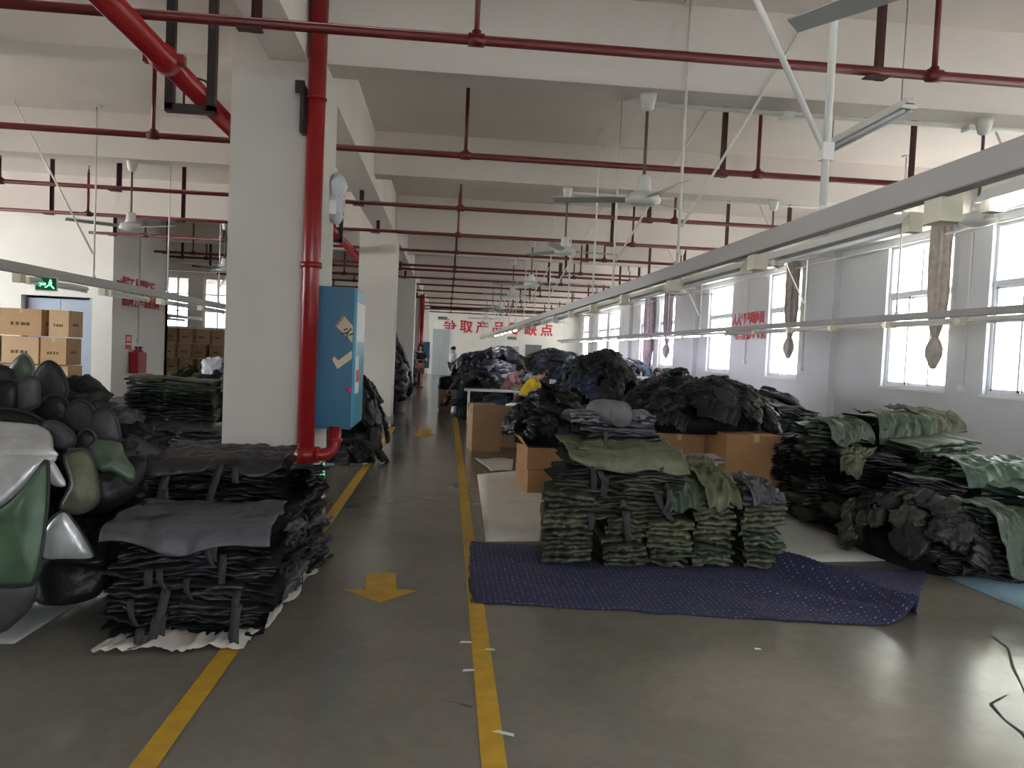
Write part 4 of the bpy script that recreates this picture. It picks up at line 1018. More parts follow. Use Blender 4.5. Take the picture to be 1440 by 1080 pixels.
# ------------------------------------------------------------------ green pile along the window side
GA = ['green_fabric', 'olive_dark_fabric', 'green_fabric', 'charcoal_fabric']
GB = ['olive_dark_fabric', 'charcoal_fabric', 'olive_dark_fabric', 'black_fabric']
GS = 'bags of the long green pile'
spec = [  # x, y, n, L, D, mats, top, where
    (4.22, 5.75, 7, .62, .56, GB, ['green_fabric'], 'of the green pile corner stack'),
    (4.92, 5.80, 8, .62, .56, GA, ['sage_fabric', 'slate_fabric'], 'of the second near green-pile stack'),
    (5.60, 5.80, 6, .62, .56, ['sage_fabric', 'slate_fabric', 'green_fabric'], ['slate_fabric'], 'of the third near green-pile stack'),
    (4.12, 6.40, 9, .60, .56, GB, ['charcoal_fabric'], 'of the stack behind the corner'),
    (4.78, 6.40, 10, .62, .56, GA, ['sage_fabric', 'green_fabric', 'sage_fabric'], 'of the middle second-row stack'),
    (4.02, 7.02, 11, .60, .56, GB, None, 'of the halfway aisle-side stack'),
    (4.66, 7.02, 13, .62, .56, GA, ['green_fabric', 'green_fabric'], 'of the halfway middle stack'),
    (3.98, 7.66, 14, .60, .56, GB, ['green_fabric', 'green_fabric'], 'of the tall aisle-side stack'),
    (4.62, 7.70, 15, .64, .56, GA, ['green_fabric', 'olive_fabric', 'green_fabric'], 'of the tall middle stack'),
    (4.00, 8.35, 11, .60, .56, GB, ['charcoal_fabric'], 'of the rear aisle-side stack'),
    (4.66, 8.40, 13, .62, .56, GB, ['charcoal_fabric', 'slate_fabric'], 'of the rear middle stack'),
]
for i, (x, y, n, L, dp, ms, top, wh) in enumerate(spec):
    ph = (PI / 2 if i % 3 == 0 else 0.0) if i < 5 else 0.0
    stack(x, y, (-.25, .2, .1, -.2, .15, -.12, .1, -.1, .12, 0, .1)[i], n, .078, L, dp, ms, 'folded bag', wh, GS, 0, 60 + i, [FOLDX, FOLD, FOLD3][i % 3], .12, top=top, jit=.045, tilt=.14, lean=(0.02, .04))
drape(4.32, 5.00, [(7.95, 1.10), (7.48, 1.10), (7.40, 1.02), (7.36, .86), (7.35, .80)], 'green_fabric', 'green cloth draped over the front of the tall middle stack', 3, -.15, taper=.25)
drape(3.74, 4.30, [(7.85, 1.02), (7.42, 1.0), (7.36, .90), (7.34, .78)], 'green_fabric', 'green cloth hanging over the tall aisle-side stack', 5, .2, taper=.1)
drape(4.78, 5.35, [(8.0, 1.16), (7.6, 1.12), (7.5, 1.02), (7.46, .9)], 'olive_fabric', 'olive cloth folded over the window side of the tall stacks', 6, .3)
drape(4.40, 5.12, [(6.72, .80), (6.18, .77), (6.10, .66), (6.08, .58)], 'sage_fabric', 'sage green cloth draped over the middle stack', 8, -.2, taper=.15, amp=.028)
drape(4.50, 5.22, [(6.05, .64), (5.54, .62), (5.47, .50), (5.42, .30), (5.38, .10)], 'sage_fabric', 'sage green cloth slumping down the near corner', 9, -.1, taper=.3, amp=.03)
drape(4.10, 4.55, [(5.9, .53), (5.48, .51), (5.42, .36), (5.36, .20), (5.30, .05)], 'green_fabric', 'green cloth slumped over the corner stack', 12, .15, taper=.2, amp=.03)
drape(5.25, 5.95, [(6.1, .55), (5.56, .50), (5.48, .38), (5.45, .22)], 'slate_fabric', 'slate cloth hanging at the window end of the near row', 14, -.1, amp=.03)
drape(3.66, 3.96, [(7.1, .80), (6.8, .74), (6.72, .66), (6.70, .58)], 'olive_fabric', 'olive cloth tongue sticking out halfway down the green pile', 16, -.7, taper=.4)
heap('bag_heap', 'dark tangle of bags slumped along the aisle side of the green pile', 3.98, 6.35, .42, .95, .5, 30, ['olive_dark_fabric', 'charcoal_fabric', 'black_fabric'],
     'bag slumped at the foot of the green pile', 'bags slumped at the pile foot', 75, 0, .62, pw=.5, nm='slumped_bag')
# grey-black stacks at the wall end of the pile
stack(4.30, 9.6, .1, 13, .085, .75, .6, ['charcoal_fabric', 'slate_fabric', 'black_fabric'], 'folded bag', 'of the grey stack behind the green pile', 'stacks behind the green pile', 0, 81, FOLDX, 0, top=['slate_fabric', 'charcoal_fabric', 'slate_fabric'], tilt=.15, jit=.06)
stack(5.00, 9.5, -.1, 12, .085, .7, .6, ['charcoal_fabric', 'slate_fabric', 'black_fabric'], 'folded bag', 'of the grey stack nearest the windows', 'stacks behind the green pile', 0, 82, FOLDX, 0, top=['grey_fabric', 'slate_fabric', 'grey_fabric'], tilt=.15, jit=.06)
# black bags heaped on the brown cartons
heap('bag_heap', 'black heap of bags on the two brown cartons', 3.12, 9.15, .95, .62, .52, 52, ['black_fabric', 'black_fabric', 'charcoal_fabric'], 'bag heaped on the two brown cartons', 'bags on the brown cartons', 85, .74, .75, pw=.5, nm='heaped_bag')
bag(LOOSE[2], 'black_fabric', (2.45, 9.0, 1.02), .3, (1.0, .9, 1.4), 'black bag slumped on the half-hidden carton', None, nm='loose_bag')

# ------------------------------------------------------------------ left stacks on the plastic film
BL = ['black_fabric', 'charcoal_fabric', 'black_fabric']
GL = 'black bags stacked on the plastic film'
z1 = stack(-1.36, 4.36, .06, 8, .068, .80, .55, BL, 'folded bag', 'of the front black stack on the film', GL, .02, 101, FOLDX, .9, tilt=.05, lean=(.06, .04), jit=.025)
bag(FOLDX[3], 'charcoal_fabric', (-1.28, 4.40, z1), .05, (1.25, 1.15, .7), 'charcoal bag just under the slate cloth on the front black stack', GL, 0, None, tilt=(0, -.02))
drape(-1.74, -.90, [(4.72, z1 + .09), (4.18, z1 + .075), (4.09, z1 + .04), (4.06, z1 - .03)], 'slate_fabric', 'smooth slate cloth topping the front black stack', 31, .05, amp=.016, hem=.03)
z2 = stack(-1.42, 5.05, -.05, 12, .072, .84, .55, BL, 'strapped folded bag', 'of the second black stack on the film', GL, .02, 103, FOLDX, .9, tilt=.05, jit=.03)
drape(-1.80, -.98, [(5.4, z2 + .03), (4.86, z2 + .02), (4.78, z2 - .02), (4.76, z2 - .08)], 'charcoal_fabric', 'charcoal cloth lying over the second black stack', 33, .04, amp=.018, hem=.07)
stack(-.99, 5.48, 1.4, 10, .075, .5, .30, BL + ['slate_fabric'], 'rolled folded bag', 'of the side stack against the riser pipe', GL, .02, 105, FOLD, .1, tilt=.12, jit=.035)
stack(-1.02, 4.85, 1.5, 8, .072, .55, .28, BL + ['slate_fabric'], 'rolled folded bag', 'of the side stack by the yellow line', GL, .02, 106, FOLD, .1, tilt=.12, jit=.035)
# dark stacks further left
stack(-2.95, 8.6, .1, 9, .078, .85, .6, ['black_fabric', 'charcoal_fabric', 'navy_fabric'], 'folded bag', 'of the dark stack behind the silver bags', 'dark stacks left of the column', 0.46, 111, FOLDX, 0, tilt=.08, jit=.04, top=['green_fabric', 'olive_dark_fabric'])
stack(-3.0, 8.6, .1, 5, .08, .8, .6, ['denim_fabric', 'navy_fabric', 'blue_fabric'], 'folded cloth bundle', 'under the dark stack behind the silver bags', 'blue bundles under the dark stack', 0.0, 112, FOLD, 0, tilt=.06)
stack(-2.45, 7.7, -.1, 10, .08, .9, .6, BL, 'folded bag', 'of the dark stack beside the near column', 'dark stacks left of the column', 0, 113, FOLDX, .2, tilt=.1, top=['slate_fabric', 'charcoal_fabric'])
heap('bag_heap', 'green and black heap before the cartons beyond the column', -4.4, 15.2, 1.3, .9, 1.05, 20, ['green_fabric', 'black_fabric', 'olive_dark_fabric'], 'bag on the heap left of the near column', 'bags left of the near column', 115, 0, 1.0, nm='heaped_bag')

# ------------------------------------------------------------------ big unfinished bags at the near left
def panel(name, pts, th, m, lab, cat='bag', grp=None, piping=None, amp=.02, seed=0.0, rings=7, sub=4, bulge=1.0, tuck=None):
    # a stuffed cloth panel: outline in space, pillow-shaped front and back, creased
    P = [Vector(p) for p in pts]; n0 = len(P)
    O = []
    for i in range(n0):                                   # Catmull-Rom rounding of the outline
        a, b, c, d = P[i - 1], P[i], P[(i + 1) % n0], P[(i + 2) % n0]
        for s in range(sub):
            t = s / sub
            q = .5 * ((2 * b) + (c - a) * t + (2 * a - 5 * b + 4 * c - d) * t * t + (3 * b - a - 3 * c + d) * t ** 3)
            O.append(q * .95 + (b * (1 - t) + c * t) * .05)
    n = len(O); cen = sum(O, Vector()) / n
    nr = Vector()
    for i in range(n): nr += (O[i] - cen).cross(O[(i + 1) % n] - cen)
    nr.normalize()
    if nr.y > 0: nr = -nr
    vs = []; fs = []
    def ring(t, sg):
        o = len(vs)
        for p in O:
            q = cen + (p - cen) * t
            b = th * .5 * bulge * max(0, 1 - t ** 2.6) ** .5
            cr = amp * (fbm(q, 3.2, seed) + .8 * (1 - 2 * abs(fbm(q, 4.0, seed + 4))) - .4) * (1 - t ** 6)
            vs.append(tuple(q + nr * (sg * b + sg * cr)))
        return o
    ts = [1 - (k / rings) ** 1.3 for k in range(rings)]
    fo = [ring(t, 1) for t in ts]; bo = [None] + [ring(t, -1) for t in ts[1:]]
    bo[0] = fo[0]
    for k in range(rings - 1):
        for i in range(n):
            j = (i + 1) % n
            fs.append((fo[k] + i, fo[k] + j, fo[k + 1] + j, fo[k + 1] + i))
            fs.append((bo[k] + j, bo[k] + i, bo[k + 1] + i, bo[k + 1] + j))
    for o, fl, sg in ((fo[-1], 0, 1), (bo[-1], 1, -1)):
        ci = len(vs); vs.append(tuple(cen + nr * (sg * th * .5 * bulge)))
        for i in range(n):
            j = (i + 1) % n
            fs.append((o + i, o + j, ci) if not fl else (o + j, o + i, ci))
    mb = MB().add(vs, fs, True); ob = mb.build(name, m); tag(ob, lab, cat, grp)
    if piping: MB().tube(O, .009, 6, closed=True).build('piping', piping, ob)
    return ob
B = 'big unfinished bags'
# dark body that carries everything
for i, (x, y, z, sx, sy, sz, m) in enumerate([(-2.55, 4.55, .35, 1.7, 1.5, 2.6, 'black_fabric'), (-2.05, 4.75, .30, 1.3, 1.3, 2.2, 'black_fabric'), (-2.6, 4.9, .85, 1.8, 1.5, 2.6, 'black_fabric'),
                                              (-2.15, 5.05, .72, 1.3, 1.2, 2.2, 'charcoal_fabric'), (-1.85, 5.0, .6, 1.0, 1.0, 2.0, 'black_fabric')]):
    o = inst('backpack', LOOSE[i], m, None, (x, y, z), (0, 0, i * 1.1), (sx, sy, sz))
    tag(o, ['large black bag at the bottom of the silver bag mound', 'black bag behind the silver triangular flap', 'large black bag under the rounded pads', 'charcoal bag under the oval pads', 'black bag next to the strapped stacks'][i], 'bag', B)
panel('backpack', [(-2.685, 4.500, 1.056), (-2.166, 4.350, 1.078), (-2.026, 4.200, 0.983), (-2.015, 4.150, 0.956), (-2.474, 4.150, 0.945)], .10, 'silver_lining', 'silver bag lying flat on top of the mound, smooth upper face', grp=B, amp=.008, seed=1)
panel('backpack', [(-2.480, 4.160, 0.944), (-2.013, 4.160, 0.955), (-2.034, 4.120, 0.909), (-2.089, 4.080, 0.822), (-2.202, 4.040, 0.700), (-2.392, 4.020, 0.610)], .09, 'silver_lining', 'silver bag side with fine creases above the green panel', grp=B, amp=.016, seed=2)
panel('backpack', [(-2.368, 3.980, 0.602), (-2.170, 3.980, 0.710), (-2.064, 4.000, 0.816), (-1.993, 4.050, 0.946), (-1.969, 4.030, 0.878), (-1.948, 3.980, 0.701), (-1.951, 3.940, 0.498), (-1.966, 3.920, 0.390), (-2.025, 3.920, 0.346), (-2.329, 3.920, 0.362)], .10, 'deep_green_fabric', 'large deep green bag panel with black piping', grp=B, piping='pad_black', amp=.036, seed=3)
panel('backpack', [(-2.353, 3.960, 0.356), (-1.999, 3.960, 0.363), (-2.004, 3.980, 0.235), (-2.104, 4.000, 0.125), (-2.171, 4.000, 0.081), (-2.373, 4.000, 0.064)], .14, 'pad_grey', 'dark grey base of the deep green bag', grp=B, amp=.01, seed=4)
panel('backpack', [(-2.061, 4.200, 0.561), (-1.986, 4.220, 0.653), (-1.928, 4.220, 0.598), (-1.846, 4.220, 0.470), (-1.837, 4.220, 0.394), (-2.065, 4.200, 0.403)], .08, 'silver_lining', 'silver triangular bag flap beside the green panel', grp=B, amp=.006, seed=5, piping='pad_black')
panel('backpack', [(-2.080, 4.200, 0.406), (-1.838, 4.220, 0.417), (-1.836, 4.400, 0.516), (-1.725, 4.600, 0.658), (-1.737, 4.600, 0.471), (-1.815, 4.450, 0.323), (-1.868, 4.300, 0.177), (-2.061, 4.200, 0.153), (-2.112, 4.200, 0.235)], .26, 'black_fabric', 'black bag body with a zip under the silver triangle', grp=B, amp=.035, seed=6)
panel('backpack', [(-2.019, 4.450, 0.616), (-1.880, 4.500, 0.584), (-1.734, 4.600, 0.700), (-1.730, 4.650, 0.900), (-1.907, 4.550, 0.867), (-1.985, 4.450, 0.808)], .22, 'black_fabric', 'black bag bulging between the camouflage bag and stacks', grp=B, amp=.03, seed=7)
panel('backpack', [(-2.025, 4.320, 0.936), (-1.928, 4.350, 0.966), (-1.874, 4.350, 0.828), (-1.855, 4.330, 0.688), (-1.936, 4.300, 0.626), (-2.022, 4.280, 0.659), (-1.983, 4.300, 0.787)], .12, 'olive_fabric', 'olive crumpled bag with black piping in the mound', grp=B, piping='pad_black', amp=.03, seed=8)
panel('backpack', [(-2.011, 4.500, 0.984), (-1.835, 4.520, 0.992), (-1.794, 4.520, 0.916), (-1.730, 4.500, 0.832), (-1.736, 4.480, 0.754), (-1.833, 4.450, 0.829), (-1.897, 4.420, 0.847)], .10, 'green_fabric', 'sage green bag flap below the rounded pads', grp=B, amp=.03, seed=9)
panel('backpack', [(-2.068, 4.200, 0.951), (-2.032, 4.200, 0.923), (-1.988, 4.200, 0.849), (-1.965, 4.200, 0.790), (-2.029, 4.200, 0.795), (-2.052, 4.200, 0.862)], .05, 'silver_lining', 'small silver corner poking out beside the green panel', grp=B, amp=.01, seed=10)
panel('backpack', [(-2.046, 4.380, 0.958), (-1.988, 4.400, 0.966), (-1.950, 4.400, 0.912), (-1.962, 4.380, 0.859), (-2.006, 4.360, 0.900)], .05, 'grey_fabric', 'small grey lining patch above the olive bag', grp=B, amp=.01, seed=11)
PADS = [
    ([(-2.493, 4.900, 1.205), (-2.490, 4.900, 1.296), (-2.455, 4.900, 1.380), (-2.398, 4.900, 1.417), (-2.339, 4.900, 1.376), (-2.301, 4.900, 1.304), (-2.291, 4.900, 1.226), (-2.336, 4.900, 1.181), (-2.435, 4.900, 1.177)], 'pad_black', 'big round-topped black pad crowning the mound'),
    ([(-2.688, 5.000, 1.332), (-2.656, 5.000, 1.400), (-2.598, 5.000, 1.450), (-2.556, 5.000, 1.413), (-2.542, 5.000, 1.347), (-2.562, 5.000, 1.289), (-2.637, 5.000, 1.273)], 'green_fabric', 'dark green pad with light piping at the mound top'),
    ([(-2.794, 4.950, 1.381), (-2.712, 4.950, 1.376), (-2.653, 4.950, 1.353), (-2.636, 4.950, 1.275), (-2.710, 4.950, 1.242), (-2.792, 4.950, 1.238)], 'pad_black', 'black pad cut by the left edge of the picture'),
    ([(-2.471, 4.700, 1.301), (-2.369, 4.700, 1.322), (-2.352, 4.700, 1.223), (-2.359, 4.700, 1.164), (-2.453, 4.700, 1.128), (-2.478, 4.700, 1.201)], 'pad_grey', 'grey rounded rectangular pad facing the camera'),
    ([(-2.640, 4.680, 1.279), (-2.476, 4.680, 1.302), (-2.458, 4.680, 1.142), (-2.520, 4.680, 1.077), (-2.637, 4.680, 1.094)], 'black_fabric', 'black pad left of the grey rectangular pad'),
    ([(-2.407, 4.750, 1.138), (-2.321, 4.750, 1.221), (-2.232, 4.750, 1.208), (-2.206, 4.750, 1.099), (-2.277, 4.750, 1.012), (-2.366, 4.750, 1.034)], 'black_fabric', 'black bag sagging below the round pad'),
    ([(-2.206, 4.700, 1.087), (-2.188, 4.700, 1.163), (-2.137, 4.700, 1.206), (-2.081, 4.700, 1.192), (-2.036, 4.700, 1.135), (-2.023, 4.700, 1.077), (-2.053, 4.700, 1.013), (-2.125, 4.700, 0.998), (-2.185, 4.700, 1.029)], 'pad_black', 'black oval pad on the slope of the mound'),
    ([(-2.039, 4.680, 1.128), (-1.968, 4.680, 1.160), (-1.919, 4.680, 1.124), (-1.893, 4.680, 1.033), (-1.896, 4.680, 0.966), (-2.004, 4.680, 0.958), (-2.068, 4.680, 0.985)], 'pad_grey', 'dark grey oval pad lowest on the slope'),
    ([(-2.209, 4.450, 1.070), (-2.149, 4.450, 1.104), (-2.058, 4.450, 1.052), (-2.034, 4.450, 0.989), (-2.086, 4.450, 0.948), (-2.162, 4.450, 0.985)], 'pad_grey', 'grey tilted oval pad in front of the slope'),
    ([(-2.593, 4.600, 1.143), (-2.401, 4.600, 1.138), (-2.276, 4.600, 1.085), (-2.244, 4.600, 1.038), (-2.360, 4.600, 1.025), (-2.591, 4.600, 1.025)], 'black_fabric', 'black bag just behind the silver top'),
    ([(-2.057, 4.500, 0.983), (-2.005, 4.500, 1.057), (-1.950, 4.500, 1.026), (-1.956, 4.500, 0.946), (-2.009, 4.500, 0.912), (-2.048, 4.500, 0.935)], 'black_fabric', 'black bag with a buckle between the pads'),
    ([(-2.007, 4.950, 0.850), (-1.951, 4.950, 0.976), (-1.843, 4.950, 0.935), (-1.726, 4.950, 0.859), (-1.754, 4.950, 0.769), (-1.903, 4.950, 0.746)], 'pad_grey', 'dark grey flap lying on the second strapped stack'),
]
for i, (pts, m, lb) in enumerate(PADS):
    panel('padded_bag', pts, .085, m, lb, 'bag', B, piping='pad_black' if m != 'green_fabric' else 'grey_fabric', amp=.010, seed=20 + i, rings=6)
# filler bags behind the pads so that the mound is solid
for i, (x, y, z, s, m) in enumerate([(-2.75, 5.2, 1.12, 1.0, 'black_fabric'), (-2.45, 5.25, 1.14, .95, 'black_fabric'), (-2.2, 5.2, 1.0, .9, 'charcoal_fabric'), (-2.0, 5.1, .88, .8, 'black_fabric'), (-3.0, 5.2, 1.15, 1.0, 'pad_black'),
                                     (-1.95, 4.8, .82, .6, 'charcoal_fabric'), (-2.95, 4.8, .5, 1.4, 'black_fabric'), (-2.9, 4.9, .95, 1.2, 'black_fabric')]):
    o = inst('backpack', LOOSE[(i * 2 + 1) % 9], m, None, (x, y, z), (.2 * i, .1, i), (s, s, s * 1.5))
    tag(o, 'dark bag buried in the mound, %s behind the rounded pads' % NTH[i], 'bag', 'bags buried in the mound')

# ------------------------------------------------------------------ heaps between and behind the sewing tables
BK = ['black_fabric', 'black_fabric', 'charcoal_fabric']
heap('bag_heap', 'tall black heap of bags in the middle of the hall', 2.42, 12.2, 1.0, 1.1, 1.52, 70, ['black_fabric', 'black_fabric', 'charcoal_fabric', 'black_fabric', 'navy_fabric'], 'bag on the tall heap in the middle of the hall', 'bags of the tall middle heap', 121, 0, .95, pw=.75, nm='heaped_bag')
heap('bag_heap', 'lower black shoulder of the middle heap towards the windows', 3.45, 11.4, .95, .9, .98, 40, BK, 'bag on the low shoulder of the middle heap', 'bags of the low shoulder', 122, 0, .85, pw=.6, nm='heaped_bag')
heap('bag_heap', 'black heap beside the wall behind the brown cartons', 4.55, 11.6, .9, .9, .98, 26, BK, 'bag on the heap by the wall', 'bags by the window wall', 123, 0, .85, pw=.6, nm='heaped_bag')
heap('bag_heap', 'low dark heap under the yellow-shirted worker', 1.75, 14.6, .75, .6, .72, 20, ['black_fabric', 'navy_fabric'], 'bag on the low heap before the worker in yellow', 'bags before the worker in yellow', 124, 0, .8, nm='heaped_bag')
heap('bag_heap', 'dark heap stuffed under and over the table nearest the aisle', 1.2, 15.6, .62, .42, .60, 15, ['black_fabric', 'navy_fabric', 'black_fabric', 'olive_dark_fabric'], 'bag heaped at the table nearest the aisle', 'bags at the nearest aisle table', 126, 0, .75, pw=.4, nm='heaped_bag')
heap('bag_heap', 'dark heap on the table row beside the aisle drum', .72, 18.6, .75, 1.2, .92, 24, ['black_fabric', 'navy_fabric', 'charcoal_fabric', 'olive_dark_fabric'], 'bag on the aisle end of the table row', 'bags at the table row end', 125, 0, .8, nm='heaped_bag')
FAR = dict(lib=LOWB, indiv=False)
heap('garment_heap', 'blue and black heap of bags behind the worker in yellow', 3.1, 18.3, 1.3, 1.2, 1.28, 150, ['blue_fabric', 'navy_fabric', 'black_fabric', 'denim_fabric'], '', '', 131, 0, .8, pw=.5, **FAR)
heap('garment_heap', 'navy heap of bags before the worker in red', 5.4, 18.8, 1.4, 1.4, 1.05, 110, ['navy_fabric', 'blue_fabric', 'black_fabric', 'slate_fabric'], '', '', 132, 0, .8, pw=.5, **FAR)
heap('garment_heap', 'long dark heap under the windows right of the middle heap', 5.6, 14.0, 1.3, 1.6, .95, 90, BK, '', '', 133, 0, .9, pw=.5, **FAR)
heap('garment_heap', 'black heap beside the standing man in white', 1.9, 30.5, 1.7, 2.4, 1.62, 130, BK + ['navy_fabric'], '', '', 134, 0, 1.2, pw=.4, **FAR)
heap('garment_heap', 'broad black heap before the green door', 4.2, 31.0, 1.9, 2.6, 1.5, 150, BK + ['navy_fabric'], '', '', 135, 0, 1.2, pw=.4, **FAR)
heap('garment_heap', 'dark blue heap before the dark door', 5.2, 25.2, 2.0, 1.8, 1.5, 150, ['navy_fabric', 'black_fabric', 'denim_fabric', 'black_fabric'], '', '', 136, 0, 1.0, pw=.45, **FAR)
heap('garment_heap', 'dark mixed heap along the far table row', 1.6, 23.6, 1.5, 2.2, 1.02, 130, BK + ['navy_fabric', 'slate_fabric'], '', '', 137, 0, .9, pw=.4, **FAR)
# black heaps by the columns on the left of the aisle
heap('bag_heap', 'shiny black heap behind the hydrant cabinet', -1.45, 11.3, .62, .75, 1.12, 36, ['black_fabric', 'charcoal_fabric'], 'bag in the black heap behind the hydrant cabinet', 'bags behind the hydrant cabinet', 141, 0, .72, pw=.7, nm='heaped_bag')
heap('bag_heap', 'spread of black cloth at the foot of the heap behind the cabinet', -1.35, 10.7, .55, .4, .3, 12, ['black_fabric', 'charcoal_fabric'], 'bag at the foot of the heap behind the cabinet', 'bags at the foot of the cabinet heap', 144, 0, .6, pw=.6, nm='heaped_bag')
heap('garment_heap', 'tall black heap leaning past the second column', -1.45, 19.2, .62, .9, 1.75, 80, ['black_fabric', 'navy_fabric', 'charcoal_fabric'], '', '', 142, 0, .8, pw=.6, **FAR)
heap('garment_heap', 'black heap beside the third column', -1.6, 28.4, .55, .9, 1.5, 50, BK, '', '', 143, 0, .9, pw=.6, **FAR)

# ------------------------------------------------------------------ sewing tables and machines
def sewing_table(x, y, rz, lab):
    r = empty('sewing_table', (x, y, 0), rz); tag(r, lab, 'table', 'sewing tables')
    MB().box(-.6, .6, -.28, .28, .72, .755).build('tabletop', 'table_white', r)
    for sx in (-1, 1):
        l = MB().box(sx * .5 - .025, sx * .5 + .025, -.03, .03, .06, .72).box(sx * .5 - .025, sx * .5 + .025, -.25, .25, .02, .06).box(sx * .5 - .025, sx * .5 + .025, -.22, .22, .69, .72).build('leg', 'fixture_white', r)
    MB().box(-.18, .18, -.1, .1, .1, .12).build('pedal', 'black_iron', r)
    MB().box(-.475, .475, .1, .13, .25, .29).build('stretcher', 'fixture_white', r)
def machine(x, y, z, rz, lab):
    r = empty('sewing_machine', (x, y, z), rz); tag(r, lab, 'sewing machine', 'sewing machines')
    MB().box(-.24, .24, -.09, .09, 0, .045).build('bed', 'machine_white', r)
    MB().box(.12, .24, -.06, .06, .045, .29).box(-.2, .12, -.05, .05, .21, .29).build('arm', 'machine_white', r)
    MB().box(-.24, -.17, -.05, .05, .15, .30).build('head', 'machine_white', r)
    MB().tube([(-.205, 0, .15), (-.205, 0, .05)], .008, 6).build('needle_bar', 'steel', r)
    MB().tube([(.24, 0, .235), (.27, 0, .235)], .07, 14).build('handwheel', 'black_iron', r)
    MB().tube([(.05, .08, 0.05), (.05, .08, .42)], .006, 5).lathe([(.03, .3), (.022, .4)], 8, (.05, .08, 0)).build('thread_stand', 'steel', r)
sewing_table(2.45, 15.85, 0, 'white sewing table in front of the worker in yellow')
machine(2.38, 15.85, .757, 0.2, 'white sewing machine under the hands of the worker in yellow')
sewing_table(1.0, 16.6, 0, 'white sewing table with the pale end panel by the aisle')
sewing_table(2.15, 18.1, 0, 'white sewing table in front of the worker in pink')
machine(2.2, 18.1, .757, 0.1, 'white sewing machine in front of the worker in pink')
sewing_table(.6, 21.2, 0, 'white sewing table at the aisle beyond the drum')
machine(.75, 21.2, .757, 0.1, 'white sewing machine on the aisle table beyond the drum')
sewing_table(5.75, 21.6, 0, 'white sewing table before the worker in red')
machine(5.5, 21.6, .757, 0, 'white sewing machine before the worker in red')
r = empty('storage_bin', (1.0, 19.2, .70)); tag(r, 'pale grey crate beside the worker in pink', 'crate')
MB().box(-.22, .22, -.18, .18, 0, .02).box(-.22, .22, -.18, -.165, 0, .28).box(-.22, .22, .165, .18, 0, .28).box(-.22, -.205, -.165, .165, 0, .28).box(.205, .22, -.165, .165, 0, .28).build('body', 'door_grey', r)
MB().box(-.235, .235, -.195, -.18, .26, .29).build('rim', 'fixture_white', r); MB().box(-.235, .235, .18, .195, .26, .29).build('rim', 'fixture_white', r)
panel('cloth_bundle', [(1.15, 13.9, .28), (1.75, 13.9, .25), (1.8, 13.9, .62), (1.5, 13.85, .66), (1.1, 13.9, .64)], .3, 'shirt_white', 'white cloth bundle hanging behind the tall carton', 'cloth', amp=.03, seed=41)
# swivel chair back behind the worker in red
r = empty('office_chair', (6.62, 22.35, 0)); tag(r, 'black high-backed chair behind the worker in red', 'chair')
MB().box(-.24, .24, -.24, .24, .44, .52).build('seat', 'cloth_black', r)
mb = MB().lathe([(.02, 0), (.2, .03), (.24, .2), (.24, .55), (.2, .68), (.02, .71)], 14, (0, .22, .6)); mb.v = [(x, .26 + (y - .22) * .25, z) for x, y, z in mb.v]; mb.build('backrest', 'cloth_black', r)
MB().tube([(0, 0, .1), (0, 0, .44)], .03, 8).build('post', 'black_iron', r)
for k in range(5):
    a = 2 * PI * k / 5; MB().tube([(0, 0, .1), (.28 * math.cos(a), .28 * math.sin(a), .05)], .02, 6).build('leg', 'black_iron', r)
def stool(x, y, rz, lab):
    r = empty('stool', (x, y, 0), rz); tag(r, lab, 'stool', 'work stools')
    MB().box(-.17, .17, -.14, .14, .43, .46).build('seat', 'carton_tan', r)
    for sx in (-1, 1):
        for sy in (-1, 1): MB().tube([(sx * .13, sy * .1, .43), (sx * .16, sy * .13, 0)], .012, 6).build('leg', 'steel', r)
stool(1.62, 16.5, 0, 'wooden work stool under the worker in yellow'); stool(1.38, 18.6, 0, 'wooden work stool under the worker in pink'); stool(6.35, 22.3, 0, 'wooden work stool under the worker in red')

# ------------------------------------------------------------------ people
def skin_obj(name, chains, m, parent=None, sub=1):
    # chains of (point, radius); points closer than 1 mm are welded so that limbs grow out of one body
    vs = []; rad = []; es = []; key = {}
    def idx(p, rr):
        k = (round(p[0], 3), round(p[1], 3), round(p[2], 3))
        if k not in key: key[k] = len(vs); vs.append(tuple(p)); rad.append(rr)
        return key[k]
    for ch in chains:
        ids = [idx(p, rr) for p, rr in ch]
        es += [(ids[i], ids[i + 1]) for i in range(len(ids) - 1)]
    me = D.meshes.new(name); me.from_pydata(vs, es, []); me.update()
    o = D.objects.new(name, me); C.objects.link(o); me.materials.append(MATS[m])
    md = o.modifiers.new('Skin', 'SKIN'); md.use_smooth_shade = True
    if not me.skin_vertices: me.skin_vertices.new() if hasattr(me.skin_vertices, 'new') else None
    sv = me.skin_vertices[0].data
    for i, rr in enumerate(rad):
        sv[i].radius = rr if isinstance(rr, tuple) else (rr, rr)
        sv[i].use_root = (i == 0)
    ss = o.modifiers.new('Subsurf', 'SUBSURF'); ss.levels = sub; ss.render_levels = sub
    if parent: o.parent = parent
    return o
